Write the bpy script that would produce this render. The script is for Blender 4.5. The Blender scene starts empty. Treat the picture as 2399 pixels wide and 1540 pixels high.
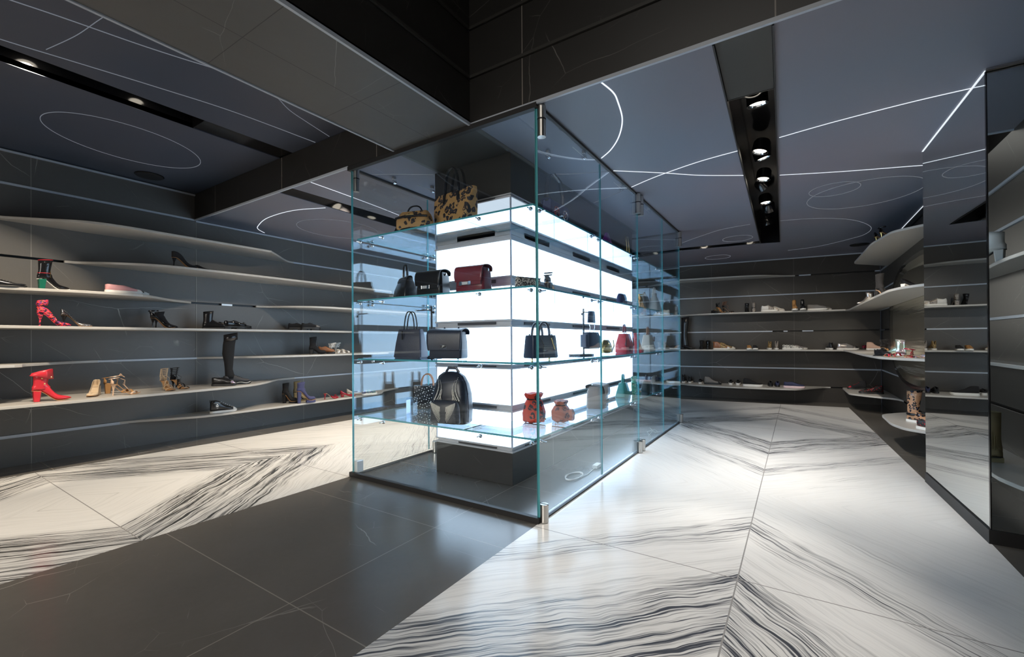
import bpy, bmesh, math, random
from math import sin, cos, pi, radians, sqrt, atan2
from mathutils import Vector, Matrix
random.seed(7)
S = bpy.context.scene
COL = S.collection
# ------------------------------------------------------------------ camera
IW, IH = 2399.0, 1540.0
CAMX, CAMY, CAMZ = 1.3093, -2.3007, 1.1
YAW, PITCH, ROLL, FPX, PPY = 0.5753, 0.0044, -0.0067, 1029.52, 793.47
fw = Vector((-sin(YAW)*cos(PITCH), cos(YAW)*cos(PITCH), sin(PITCH)))
r0 = Vector((cos(YAW), sin(YAW), 0)); u0 = r0.cross(fw)
rr = cos(ROLL)*r0 + sin(ROLL)*u0; uu = -sin(ROLL)*r0 + cos(ROLL)*u0
cd = bpy.data.cameras.new('camera'); cam = bpy.data.objects.new('camera', cd); COL.objects.link(cam)
cam.matrix_world = Matrix(((rr.x, uu.x, -fw.x, CAMX), (rr.y, uu.y, -fw.y, CAMY), (rr.z, uu.z, -fw.z, CAMZ), (0, 0, 0, 1)))
cd.sensor_fit = 'HORIZONTAL'; cd.sensor_width = 36; cd.lens = FPX/IW*36
cd.shift_y = (PPY-IH/2)/IW; cd.clip_start = .05; cd.clip_end = 60
S.camera = cam
# ------------------------------------------------------------------ world, exposure
w = bpy.data.worlds.new('world'); S.world = w; w.use_nodes = True
w.node_tree.nodes['Background'].inputs[0].default_value = (.55, .62, .75, 1)
w.node_tree.nodes['Background'].inputs[1].default_value = .02
S.view_settings.view_transform = 'Standard'; S.view_settings.look = 'None'
S.view_settings.gamma = 1; S.view_settings.exposure = 0.0
try: S.view_settings.use_curve_mapping = False
except Exception: pass
def lamp(kind, name, loc, energy, color=(1, 1, 1), target=None, **kw):
    l = bpy.data.lights.new(name, kind); l.energy = energy; l.color = color
    for k, v in kw.items(): setattr(l, k, v)
    o = bpy.data.objects.new(name, l); COL.objects.link(o); o.location = loc
    if target is not None:
        o.rotation_euler = (Vector(target)-Vector(loc)).to_track_quat('-Z', 'Y').to_euler()
    return o
WARM = (1, .86, .68); COOL = (.78, .88, 1)
def spot(loc, tgt, e, deg=50, blend=.6, col=WARM, r=.03):
    return lamp('SPOT', 'spot_light', loc, e, col, tgt, spot_size=radians(deg), spot_blend=blend, shadow_soft_size=r)
# downlights in the long slot of the right ceiling (their housings are built further down)
RS = [(.73, (.85, -.15, 0)), (.95, (1.25, 1.3, 0)), (1.78, (.45, 1.55, 0)), (1.95, (1.75, 2.3, 0)), (2.5, (.7, 2.2, 0)),
      (2.75, (2.48, 3.9, 1.0)), (3.35, (1.3, 3.2, 0)), (3.65, (1.2, 6.7, .3)), (4.4, (1.7, 5.5, .0))]
ES = [125, 72, 70, 60, 60, 70, 60, 62, 66]
for (y, t), e in zip(RS, ES):
    spot((1.215-.0225*y-.1, y, 2.60), t, e*1.65, 50 if y < 1 else 62, .8, (1, .93, .84))
spot((.1, 5.06, 2.57), (-.2, 6.7, .9), 34, 60, .8)
spot((.75, 5.13, 2.57), (1.6, 6.9, .3), 34, 60, .8)
spot((-2.68, -1.62, 2.9), (-4.5, -1.85, .95), 330, 60, .35)
spot((-2.68, -1.05, 2.9), (-3.3, -1.1, .0), 115, 76, .8)
spot((-2.68, -2.6, 2.9), (-3.0, -2.0, 0), 170, 76, .8)
spot((-2.74, .75, 2.57), (-4.55, .75, 1.0), 60, 74, .6)
spot((-2.74, 1.25, 2.57), (-2.9, .8, 0), 330, 84, .8)
spot((-2.76, 1.75, 2.57), (-4.55, 2.3, .9), 60, 70, .6)
spot((-2.80, 2.7, 2.57), (-4.55, 3.6, .9), 60, 70, .6)
spot((-2.82, 3.3, 2.57), (-2.9, 2.3, 0), 330, 84, .8)
spot((1.02, 3.5, 2.58), (2.40, 4.9, 1.5), 150, 40, .7)  # extra spot without a housing, added to brighten the metal panel
spot((1.05, 2.2, 2.58), (2.2, 4.3, 1.6), 120, 50, .8)
# added fill lamps out of view, the first standing in for shopfront daylight
lamp('AREA', 'front_fill', (-1.2, -5.6, 2.0), 52, (1, .93, .84), (-1.4, -.8, .2), shape='RECTANGLE', size=3.2, size_y=1.6, spread=radians(80))
lamp('AREA', 'overhead_fill', (.8, -3.2, 4.0), 24, (1, .95, .88), (.4, -1.2, 0), shape='RECTANGLE', size=2, size_y=2)  # unseen overhead fill, added without any fitting
# ------------------------------------------------------------------ node helpers
class NT:
    def __init__(s, name):
        s.m = bpy.data.materials.new(name); s.m.use_nodes = True; s.t = s.m.node_tree
        for n in list(s.t.nodes): s.t.nodes.remove(n)
        s.out = s.t.nodes.new('ShaderNodeOutputMaterial')
    def n(s, ty, **kw):
        a = s.t.nodes.new('ShaderNode'+ty)
        for k, v in kw.items(): setattr(a, k, v)
        return a
    def l(s, a, b): s.t.links.new(a, b)
    def set(s, inp, v):
        if hasattr(v, 'links'): s.l(v, inp)
        elif isinstance(v, (tuple, list)) and len(v) == 3 and inp.type == 'RGBA': inp.default_value = (*v, 1)
        else: inp.default_value = v
    def math(s, op, a, b=0.0, c=None, clamp=False):
        q = s.n('Math', operation=op, use_clamp=clamp); s.set(q.inputs[0], a); s.set(q.inputs[1], b)
        if c is not None: s.set(q.inputs[2], c)
        return q.outputs[0]
    def mix(s, f, a, b, bt='MIX'):
        q = s.n('Mix', data_type='RGBA', blend_type=bt); s.set(q.inputs[0], f); s.set(q.inputs[6], a); s.set(q.inputs[7], b)
        return q.outputs[2]
    def ramp(s, f, stops, interp='LINEAR'):
        q = s.n('ValToRGB'); q.color_ramp.interpolation = interp; e = q.color_ramp.elements
        while len(e) < len(stops): e.new(.5)
        for i, (p, c) in enumerate(stops):
            e[i].position = p; c = (c, c, c) if isinstance(c, (int, float)) else c; e[i].color = (*c, 1)
        s.l(f, q.inputs[0]); return q.outputs[0]
    def noise(s, vec, scale=5, detail=4, rough=.5, dist=0):
        q = s.n('TexNoise'); s.l(vec, q.inputs['Vector']) if vec is not None else None
        q.inputs['Scale'].default_value = scale; q.inputs['Detail'].default_value = detail
        q.inputs['Roughness'].default_value = rough; q.inputs['Distortion'].default_value = dist
        return q.outputs['Fac']
    def comb(s, x, y, z):
        q = s.n('CombineXYZ'); s.set(q.inputs[0], x); s.set(q.inputs[1], y); s.set(q.inputs[2], z); return q.outputs[0]
    def obj(s): return s.n('TexCoord').outputs['Object']
    def sep(s, v):
        q = s.n('SeparateXYZ'); s.l(v, q.inputs[0]); return q.outputs
    def bsdf(s, **kw):
        b = s.n('BsdfPrincipled')
        for k, v in kw.items(): s.set(b.inputs[k.replace('_', ' ')], v)
        s.l(b.outputs[0], s.out.inputs[0]); return b
def mat(name, col, rough=.5, metal=0, **kw):
    t = NT(name); c = col
    b = t.bsdf(Base_Color=c, Roughness=rough, Metallic=metal)
    for k, v in kw.items(): t.set(b.inputs[k], v)
    return t.m
def leather(name, col, rough=.38, bump=.15, scale=260):
    t = NT(name); v = t.obj(); n = t.noise(v, scale, 2)
    c2 = tuple(x*.75 for x in col); big = t.noise(v, 14, 3)
    b = t.bsdf(Base_Color=t.mix(big, c2, col), Roughness=rough)
    bp = t.n('Bump'); bp.inputs['Strength'].default_value = bump; bp.inputs['Distance'].default_value = .001
    t.l(n, bp.inputs['Height']); t.l(bp.outputs[0], b.inputs['Normal']); return t.m
def emit(name, col, st):
    t = NT(name); e = t.n('Emission'); e.inputs[0].default_value = (*col, 1); e.inputs[1].default_value = st
    t.l(e.outputs[0], t.out.inputs[0]); return t.m
def rings(t, vec, scale, lo=.13, hi=.47):
    """broken leopard rosettes: the rim of each Voronoi cell"""
    q = t.n('TexVoronoi'); nz = t.n('TexNoise'); t.l(vec, nz.inputs['Vector']); nz.inputs['Scale'].default_value = scale*.9
    mx = t.n('VectorMath', operation='MULTIPLY_ADD'); t.l(nz.outputs['Color'], mx.inputs[0])
    mx.inputs[1].default_value = (.35/scale*3,)*3; t.l(vec, mx.inputs[2])
    t.l(mx.outputs[0], q.inputs['Vector']); q.inputs['Scale'].default_value = scale
    d = q.outputs['Distance']
    a = t.math('GREATER_THAN', d, lo); b = t.math('LESS_THAN', d, hi)
    brk = t.math('GREATER_THAN', t.noise(vec, scale*2.2, 1), .37)
    return t.math('MULTIPLY', t.math('MULTIPLY', a, b), brk), t.math('LESS_THAN', d, lo)
def leopard(name, base, inner, dark, scale, rough=.5):
    t = NT(name); v = t.obj(); r, i = rings(t, v, scale)
    t.bsdf(Base_Color=t.mix(r, t.mix(i, base, inner), dark), Roughness=rough); return t.m
def glitter(name, cols, scale=420, metal=.8, rough=.25):
    t = NT(name); q = t.n('TexVoronoi'); t.l(t.obj(), q.inputs['Vector']); q.inputs['Scale'].default_value = scale
    s = t.sep(q.outputs['Color'])
    t.bsdf(Base_Color=t.ramp(s[0], [(i/len(cols), c) for i, c in enumerate(cols)], 'CONSTANT'), Metallic=metal, Roughness=rough)
    return t.m
# ------------------------------------------------------------------ stone
def stone(name, base, vein, vein_amt=1.0, rough=.35, grout=None, seed=0.0, gw=.003, gcol=(.22, .2, .18)):
    """dark limestone with hair-thin pale veins; grout=(axis pairs) draws the tile joints"""
    t = NT(name); v = t.obj()
    mp = t.n('Mapping'); t.l(v, mp.inputs[0]); mp.inputs['Location'].default_value = (seed, seed*1.7, seed*.6)
    mp.inputs['Rotation'].default_value = (.5, .3, .45)
    v2 = mp.outputs[0]
    big = t.noise(v2, 1.3, 5, .6); fine = t.noise(v2, 30, 3, .7)
    dn = t.n('TexNoise'); t.l(v2, dn.inputs['Vector']); dn.inputs['Scale'].default_value = 2.2; dn.inputs['Detail'].default_value = 4
    def cracks(scale, width, thr, sx, dist, sd):
        mx = t.n('VectorMath', operation='MULTIPLY_ADD'); t.l(dn.outputs['Color'], mx.inputs[0]); mx.inputs[1].default_value = (dist,)*3; t.l(v2, mx.inputs[2])
        m2 = t.n('Mapping'); t.l(mx.outputs[0], m2.inputs[0]); m2.inputs['Scale'].default_value = sx; m2.inputs['Location'].default_value = (sd, sd*2, sd*3)
        q = t.n('TexVoronoi', feature='DISTANCE_TO_EDGE'); t.l(m2.outputs[0], q.inputs['Vector']); q.inputs['Scale'].default_value = scale
        ln = t.math('SUBTRACT', 1.0, t.math('DIVIDE', q.outputs['Distance'], width), clamp=True)
        msk = t.math('MULTIPLY', t.math('SUBTRACT', t.noise(m2.outputs[0], scale*1.3, 3), thr), 7, clamp=True)
        return t.math('MULTIPLY', ln, msk)
    a = cracks(.8, .0022, .53, (1, .7, 1.5), .10, 1.0); b = cracks(1.5, .0032, .56, (.5, 1.6, 1), .07, 5.0); c = cracks(3.2, .005, .57, (.45, 1.2, 2), .05, 9.0)
    vn = t.math('MAXIMUM', a, t.math('MAXIMUM', t.math('MULTIPLY', b, .6), t.math('MULTIPLY', c, .35)))
    vn = t.math('MULTIPLY', vn, vein_amt)
    dk = tuple(x*.72 for x in base); lt = tuple(x*1.22 for x in base)
    col = t.mix(big, dk, lt); col = t.mix(t.math('MULTIPLY', fine, .35), col, tuple(x*1.3 for x in base))
    col = t.mix(vn, col, vein)
    if grout:
        s = t.sep(v); g = None
        for ax, off, per in grout:
            f = t.math('PINGPONG', t.math('SUBTRACT', s[ax], off), per/2)
            q = t.math('LESS_THAN', f, gw)
            g = q if g is None else t.math('MAXIMUM', g, q)
        col = t.mix(g, col, gcol)
    t.bsdf(Base_Color=col, Roughness=rough); return t.m
def white_marble(name, side):
    """bookmatched slabs: bundles of grey veins run at 45 degrees and fold at the joints"""
    t = NT(name); v = t.obj(); s = t.sep(v); X, Y = s[0], s[1]
    wob = t.n('TexNoise'); t.l(v, wob.inputs['Vector']); wob.inputs['Scale'].default_value = 1.6; wob.inputs['Detail'].default_value = 3
    if side == 'right':
        u = t.math('ABSOLUTE', t.math('SUBTRACT', X, 1.07)); tri = t.math('PINGPONG', t.math('SUBTRACT', Y, 1.27), 2.64)
        c = t.math('SUBTRACT', tri, u); d = t.math('ADD', tri, u)
        env = [(0, .05), (.30, .05), (.36, .10), (.40, .1), (.455, .12), (.485, .62), (.515, .62), (.53, .1), (.60, .16), (.63, .8), (.70, .9), (.735, 1), (.745, .06), (1, .1)]
        c01 = t.math('MULTIPLY_ADD', c, .2, .367)
    else:
        u = t.math('ABSOLUTE', t.math('ADD', X, 2.88)); q = t.math('ABSOLUTE', t.math('ADD', Y, 1.37))
        c = t.math('MULTIPLY_ADD', u, 1.2, q); d = t.math('SUBTRACT', u, q)
        env = [(0, .06), (.17, .08), (.20, .9), (.27, 1), (.30, .25), (.33, .95), (.385, .8), (.41, .15), (.6, .12), (.8, .3), (1, .1)]
        c01 = t.math('MULTIPLY', c, .2)
    fold = t.comb(c, d, 0)
    w1 = t.noise(fold, 1.5, 3, .5); w2 = t.noise(fold, 5, 2, .5)
    cw = t.math('ADD', c, t.math('MULTIPLY_ADD', w1, .16, t.math('MULTIPLY', w2, .03)))
    def lines(fc, fd, lo, hi, seed):
        n = t.noise(t.comb(t.math('MULTIPLY', cw, fc), t.math('MULTIPLY', d, fd), seed), 1, 3, .62)
        return t.ramp(n, [(lo, 0.0), (hi, 1.0)])
    a = lines(46, 1.1, .50, .66, 0.0); b = lines(120, 2.4, .48, .68, 3.3); e = lines(17, .7, .58, .66, 7.7)
    envn = t.ramp(t.math('ADD', c01, t.math('MULTIPLY_ADD', w1, .05, -.025)), env)
    st = t.math('ADD', t.math('MULTIPLY', a, .75), t.math('MULTIPLY', b, .45)); st = t.math('ADD', st, t.math('MULTIPLY', e, .5))
    hair = t.math('MULTIPLY', lines(26, .5, .645, .69, 12.0), .35)
    st = t.math('ADD', st, .10); f = t.math('ADD', t.math('MULTIPLY', st, t.math('MULTIPLY', envn, 1.55 if side == 'right' else 1.9)), hair, clamp=True)
    cloud = t.noise(v, .9, 4)
    col = t.mix(cloud, (.74, .725, .70), (.84, .83, .81))
    col = t.mix(t.math('MULTIPLY', f, .97), col, (.040, .046, .062) if side == 'right' else (.022, .023, .025))
    g = None
    jl = [(0, 1.072), (1, -.05), (1, 3.91)] if side == 'right' else [(1, -1.37), (1, -.02)]
    for ax, off in jl:
        q = t.math('LESS_THAN', t.math('ABSOLUTE', t.math('SUBTRACT', s[ax], off)), .003)
        g = q if g is None else t.math('MAXIMUM', g, q)
    col = t.mix(g, col, (.3, .29, .28))
    t.bsdf(Base_Color=col, Roughness=.16); return t.m
M = {}
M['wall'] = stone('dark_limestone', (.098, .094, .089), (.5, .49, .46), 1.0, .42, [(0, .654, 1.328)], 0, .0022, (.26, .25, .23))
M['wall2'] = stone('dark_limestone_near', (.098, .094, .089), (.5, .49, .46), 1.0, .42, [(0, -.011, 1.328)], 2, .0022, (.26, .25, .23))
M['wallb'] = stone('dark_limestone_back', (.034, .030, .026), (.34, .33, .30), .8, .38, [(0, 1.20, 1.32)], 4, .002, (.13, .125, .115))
M['beam'] = stone('dark_limestone_beam', (.018, .017, .016), (.30, .29, .27), .8, .4, [(0, -.09, 1.33)], 9)
M['soffit'] = stone('dark_limestone_soffit', (.085, .083, .080), (.34, .34, .33), 1.0, .5, [(1, -1.26, .66), (0, -.86, 3)], 15, .002, (.03, .03, .03))
M['floor'] = stone('dark_limestone_floor', (.100, .092, .082), (.42, .40, .35), 1.1, .2, [(0, -.49, 1.28), (1, -1.26, .885)], 21, .0025, (.22, .2, .17))
M['mwr'] = white_marble('white_marble_right', 'right'); M['mwl'] = white_marble('white_marble_left', 'left')
def ceilmat(name, a, b, rough):
    t = NT(name); n = t.noise(t.obj(), .55, 2, .5)
    t.bsdf(Base_Color=t.ramp(n, [(.35, a), (.65, b)]), Roughness=rough); return t.m
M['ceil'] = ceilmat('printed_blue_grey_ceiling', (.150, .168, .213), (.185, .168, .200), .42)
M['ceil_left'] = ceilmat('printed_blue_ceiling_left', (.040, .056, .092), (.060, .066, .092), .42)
M['capgrey'] = mat('grey_satin_cover', (.035, .034, .031), .4)
M['black'] = mat('black_gloss', (.008, .008, .009), .12)
M['blackm'] = mat('black_matt', (.012, .012, .013), .5)
M['slot'] = mat('slot_void', (.01, .01, .011), .4); M['slot2'] = mat('dark_bronze_slot', (.11, .11, .12), .35, .5)
M['lip'] = mat('frosted_acrylic_lip', (.42, .46, .52), .3)
M['shelf'] = mat('pale_greige_shelf', (.40, .385, .36), .35)
M['steel'] = mat('brushed_steel', (.55, .53, .5), .28, 1)
M['chrome'] = mat('chrome', (.75, .75, .76), .08, 1)
M['alu'] = mat('anodised_aluminium', (.62, .64, .68), .38, .25)
M['alu2'] = mat('bright_aluminium', (.62, .62, .62), .3, .4)
M['gold'] = mat('gold_metal', (.83, .62, .25), .2, 1)
M['mirror'] = mat('silver_mirror', (.72, .76, .76), .012, 1)
M['lum'] = emit('white_light_panel', (.60, .79, 1), 5.4)
M['lum_top'] = emit('white_light_panel_dim', (.74, .87, 1), .95)
M['glow'] = emit('white_line_light', (.85, .91, 1), 1.15)
M['glow2'] = emit('faint_line_glow', (.8, .87, 1), .2)
M['lens'] = emit('lamp_lens', (1, .9, .74), 9)
M['edge'] = mat('teal_glass_edge', (.08, .34, .38), .15, 0, **{'Emission Color': (.0, .0, .0, 1)})
def glassmat(name, tint, amt=1.0):
    t = NT(name); g = t.n('NewGeometry'); dt = t.n('VectorMath', operation='DOT_PRODUCT')
    t.l(g.outputs['Normal'], dt.inputs[0]); t.l(g.outputs['Incoming'], dt.inputs[1])
    c = t.math('ABSOLUTE', dt.outputs['Value']); p = t.math('POWER', t.math('SUBTRACT', 1.0, c, clamp=True), 5)
    f = t.math('MULTIPLY_ADD', p, .96, .04); f = t.math('MULTIPLY', f, amt, clamp=True)
    tr = t.n('BsdfTransparent'); tr.inputs[0].default_value = (*tint, 1); gl = t.n('BsdfGlossy'); gl.inputs['Roughness'].default_value = 0.0
    gl.inputs[0].default_value = (.78, .91, 1, 1)
    mx = t.n('MixShader'); t.l(f, mx.inputs[0]); t.l(tr.outputs[0], mx.inputs[1]); t.l(gl.outputs[0], mx.inputs[2])
    t.l(mx.outputs[0], t.out.inputs[0]); return t.m
M['glass'] = glassmat('clear_glass', (.98, .993, .996), 1.8); M['acryl'] = glassmat('clear_acrylic', (.93, .96, 1), 1.4)
# ------------------------------------------------------------------ mesh helpers
class MB:
    def __init__(s): s.v = []; s.f = []; s.mi = []; s.cur = 0
    def add(s, vs, fs):
        b = len(s.v); s.v += [tuple(p) for p in vs]; s.f += [tuple(b+i for i in f) for f in fs]; s.mi += [s.cur]*len(fs); return s
    def box(s, x0, x1, y0, y1, z0, z1):
        return s.add([(x0, y0, z0), (x1, y0, z0), (x1, y1, z0), (x0, y1, z0), (x0, y0, z1), (x1, y0, z1), (x1, y1, z1), (x0, y1, z1)],
                     [(0, 3, 2, 1), (4, 5, 6, 7), (0, 1, 5, 4), (1, 2, 6, 5), (2, 3, 7, 6), (3, 0, 4, 7)])
    def prism(s, poly, z0, z1, bev=0):
        a = sum(poly[i][0]*poly[(i+1) % len(poly)][1]-poly[(i+1) % len(poly)][0]*poly[i][1] for i in range(len(poly)))
        if a < 0: poly = poly[::-1]
        n = len(poly); vs = [(x, y, z0) for x, y in poly]+[(x, y, z1) for x, y in poly]
        return s.add(vs, [tuple(range(n))[::-1], tuple(range(n, 2*n))]+[(i, (i+1) % n, n+(i+1) % n, n+i) for i in range(n)])
    def loft(s, rings_, closed=True, cap=True):
        n = len(rings_[0]); vs = [p for r in rings_ for p in r]; fs = []
        for k in range(len(rings_)-1):
            for i in range(n if closed else n-1):
                j = (i+1) % n; fs.append((k*n+i, k*n+j, (k+1)*n+j, (k+1)*n+i))
        if cap and closed:
            fs.append(tuple(range(n))[::-1]); fs.append(tuple(range((len(rings_)-1)*n, len(rings_)*n)))
        return s.add(vs, fs)
    def tube(s, path, r, n=8, flat=1.0, closed=False, up=(0, 0, 1)):
        P = [Vector(p) for p in path]; rg = []; N = len(P)
        for i, p in enumerate(P):
            if closed: t = P[(i+1) % N]-P[i-1]
            else: t = P[min(i+1, N-1)]-P[max(i-1, 0)]
            t = t.normalized() if t.length > 1e-9 else Vector((0, 0, 1))
            a = Vector(up).cross(t)
            if a.length < .05: a = Vector((0, 1, 0)).cross(t)
            if a.length < .05: a = Vector((1, 0, 0)).cross(t)
            a.normalize(); b = t.cross(a); ri = r[i] if isinstance(r, (list, tuple)) else r
            rg.append([p+a*(cos(2*pi*k/n)*ri)+b*(sin(2*pi*k/n)*ri*flat) for k in range(n)])
        if closed: rg.append(rg[0])
        return s.loft(rg, True, not closed)
    def cyl(s, p0, p1, r, n=20, r1=None):
        P0, P1 = Vector(p0), Vector(p1); return s.tube([P0, P1], [r, r if r1 is None else r1], n)
    def ball(s, c, r, n=10, sc=(1, 1, 1)):
        m = n//2; rg = []
        for i in range(1, m):
            a = pi*i/m; rg.append([(c[0]+sc[0]*r*sin(a)*cos(2*pi*k/n), c[1]+sc[1]*r*sin(a)*sin(2*pi*k/n), c[2]+sc[2]*r*cos(a)) for k in range(n)])
        b = len(s.v); s.loft(rg[::-1], True, False)
        e = [(c[0], c[1], c[2]-sc[2]*r), (c[0], c[1], c[2]+sc[2]*r)]; k0 = len(s.v); s.v += e; L = (m-2)*n
        for k in range(n):
            s.f.append((b+(k+1) % n, b+k, k0)); s.f.append((b+L+k, b+L+(k+1) % n, k0+1)); s.mi += [s.cur]*2
        return s
    def obj(s, name, m, parent=None, smooth=False, bevel=0, solid=0, subd=0, seg=2):
        me = bpy.data.meshes.new(name); me.from_pydata(s.v, [], s.f); me.validate(); me.update()
        o = bpy.data.objects.new(name, me); COL.objects.link(o)
        for q in (m if isinstance(m, (list, tuple)) else [m]): me.materials.append(M[q] if isinstance(q, str) else q)
        if len(me.polygons) == len(s.mi):
            me.polygons.foreach_set('material_index', s.mi)
        if smooth:
            me.polygons.foreach_set('use_smooth', [True]*len(me.polygons))
            if smooth != 2:
                try: me.set_sharp_from_angle(angle=radians(42))
                except Exception: pass
        if solid:
            q = o.modifiers.new('solid', 'SOLIDIFY'); q.thickness = solid; q.offset = -1
        if bevel:
            q = o.modifiers.new('bevel', 'BEVEL'); q.width = bevel; q.segments = seg; q.limit_method = 'ANGLE'; q.angle_limit = radians(40)
        if subd:
            q = o.modifiers.new('sub', 'SUBSURF'); q.levels = subd; q.render_levels = subd
        if parent is not None: o.parent = parent
        return o
def root(name, label, cat, loc=(0, 0, 0), rz=0, group=None, sc=1):
    o = bpy.data.objects.new(name, None); COL.objects.link(o); o.location = loc; o.rotation_euler = (0, 0, rz)
    o.scale = (sc, sc, sc); o.empty_display_size = .05
    o['label'] = label; o['category'] = cat
    if group: o['group'] = group
    return o
def tag(o, label, cat, group=None):
    o['label'] = label; o['category'] = cat
    if group: o['group'] = group
    return o
def struct(o, label=None):
    o['kind'] = 'structure'
    if label: o['label'] = label
    return o
LV = [2.53-.3225*k for k in range(9)]           # course levels; shelf tops are LV[k]+.012
CH = 2.53
# ------------------------------------------------------------------ floor
f = MB().box(-1.755, 0, -7, 3.9, -.1, 0); struct(f.obj('floor', 'floor'))
struct(MB().prism([(-1.755, -7), (-1.755, 6.3), (-3.70, 6.3), (-3.95, 1.64), (-4.14, -1.33), (-4.45, -7)], -.1, 0).obj('floor', 'mwl'))
struct(MB().prism([(0, -7), (0, 3.9), (-1.755, 3.9), (-1.755, 6.1), (-.53, 6.18), (1.99, 6.44), (2.13, 2.25), (2.17, 1.05), (2.2, -7)], -.1, 0).obj('floor', 'mwr'))
struct(MB().prism([(-4.7, -7), (-4.45, -7), (-4.14, -1.33), (-3.95, 1.64), (-3.70, 6.3), (-1.755, 6.3), (-1.755, 6.1), (-.53, 6.18), (1.99, 6.44), (2.13, 2.25), (2.17, 1.05), (2.2, -7), (2.9, -7), (2.9, 7.3), (-4.7, 7.3)], -.1, 0).obj('floor', 'floor'))
# ------------------------------------------------------------------ ceilings
SX = lambda y: 1.23-.0226*y; SW = .25
t0, t1 = .0, 5.3
def slotpoly(x0, x1, y0, y1): return [(x0, y0), (x1, y0), (x1, y1), (x0, y1)]
# right ceiling pieces around the lamp slot
struct(MB().prism([(SX(0), 0), (2.75, 0), (2.75, 7.3), (SX(5.3), 7.3), (SX(5.3), 5.33)], CH, CH+.04).obj('ceiling', 'ceil'))
ang = atan2(.37, 3.06)
ca, sa = cos(ang), sin(ang)
crs = lambda x: 5.28+(x-SX(5.3))*sa/ca       # far edge of the cross slot
struct(MB().prism([(-.47, 0), (SX(0)-SW, 0), (SX(5.1)-SW, crs(SX(5.1)-SW)-.2), (-4.59, crs(-4.59)-.2), (-4.59, 4.9-.9), (-2.75, 3.6), (-.47, 3.6)], CH, CH+.04).obj('ceiling', 'ceil'))
struct(MB().prism([(-4.59, crs(-4.59)), (SX(5.3), 5.33), (SX(5.3), 7.3), (-4.59, 7.3)], CH, CH+.04).obj('ceiling', 'ceil'))
struct(MB().prism([(-2.62, 0), (-1.24, 0), (-1.24, 3.6), (-2.62, 3.6)], CH, CH+.04).obj('ceiling', 'ceil'))
struct(MB().prism([(-4.62, 0), (-2.84, 0), (-3.0, 4.3), (-4.62, 4.3)], CH, CH+.04).obj('ceiling', 'ceil'))
struct(MB().prism([(-2.62, 3.6), (-2.75, 3.6), (-3.02, 4.3), (-2.62, 4.3)], CH, CH+.04).obj('ceiling', 'ceil'))
# upper left ceiling in front of the beam
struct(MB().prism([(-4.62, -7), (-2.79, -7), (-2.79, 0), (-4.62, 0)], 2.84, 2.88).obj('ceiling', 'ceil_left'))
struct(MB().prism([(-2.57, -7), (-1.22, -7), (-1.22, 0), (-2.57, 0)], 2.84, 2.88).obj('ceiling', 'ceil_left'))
def slotbox(name, poly, z, d=.26):
    """open-bottomed black recess"""
    m = MB(); n = len(poly)
    a = sum(poly[i][0]*poly[(i+1) % n][1]-poly[(i+1) % n][0]*poly[i][1] for i in range(n))
    if a < 0: poly = poly[::-1]
    vs = [(x, y, z+.002) for x, y in poly]+[(x, y, z+d) for x, y in poly]
    m.add(vs, [tuple(range(2*n-1, n-1, -1))]+[((i+1) % n, i, n+i, n+(i+1) % n) for i in range(n)])
    return struct(m.obj(name, 'black', solid=.012))
slotbox('trim_1', [(SX(.63)-SW, .63), (SX(.63), .63), (SX(5.3), 5.33), (SX(5.1)-SW, crs(SX(5.1)-SW))], CH)
slotbox('trim_2', [(SX(5.1)-SW, crs(SX(5.1)-SW)-.2), (SX(5.1)-SW, crs(SX(5.1)-SW)), (-2.6, crs(-2.6)), (-2.6, crs(-2.6)-.2)], CH)
struct(MB().prism([(SX(0)-SW+.006, 0.01), (SX(0)-.006, 0.01), (SX(.63)-.006, .63), (SX(.63)-SW+.006, .63)], CH+.004, CH+.03).obj('trim_3', 'capgrey'))
for i in (0, 1):
    sg = -1 if i else 1; e = .004
    xa = (lambda y: SX(y)-(SW if i else 0))
    struct(MB().prism([(xa(0)-e, 0.01), (xa(0)+e, .01), (xa(5.2)+e, 5.2), (xa(5.2)-e, 5.2)], CH-.012, CH+.03).obj('trim_4', 'blackm'))
slotbox('trim_5', [(-2.79, -7), (-2.57, -7), (-2.57, -.72), (-2.79, -.72)], 2.84)
struct(MB().box(-2.785, -2.575, -.715, -.01, 2.845, 2.87).obj('trim_6', 'black'))
slotbox('trim_7', [(-2.84, .5), (-2.62, .5), (-2.62, 3.6), (-2.97, 3.6)], CH)
struct(MB().prism([(-2.84, .01), (-2.62, .01), (-2.62, .5), (-2.855, .5)], CH+.004, CH+.03).obj('trim_8', 'black'))
# ------------------------------------------------------------------ marble beams and the atrium above the entrance
def courses(nm, axis, fixed, a0, a1, zs, thick, m, back=.03):
    """stone courses with a dark reveal between them, one mesh"""
    b = MB()
    for z0, z1 in zip(zs[:-1], zs[1:]):
        if axis == 'y': b.box(a0, a1, fixed, fixed+thick, z0+.004, z1-.022)
        else: b.box(fixed-thick, fixed, a0, a1, z0+.004, z1-.022)
    return struct(b.obj(nm, m, bevel=.0015))
zz = [2.532, 2.853, 3.176, 3.5, 3.83, 4.16]
courses('wall_beam', 'y', -.008, -.5, 3.2, zz, .018, 'beam')
struct(MB().box(-.5, 3.2, .012, .14, 2.575, 4.3).obj('wall_beam_core', 'blackm'))
courses('wall_beam_left', 'y', -.008, -4.59, -1.215, [2.532, 2.86], .018, 'beam')
struct(MB().box(-4.59, -1.2, .012, .14, 2.575, 2.9).obj('wall_beam_core', 'blackm'))
courses('wall_beam_side', 'x', -.5, -7, 0, zz, .14, 'beam')
struct(MB().box(-.64, -.512, -7, .0, 2.54, 4.3).obj('wall_beam_core', 'blackm'))
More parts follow.
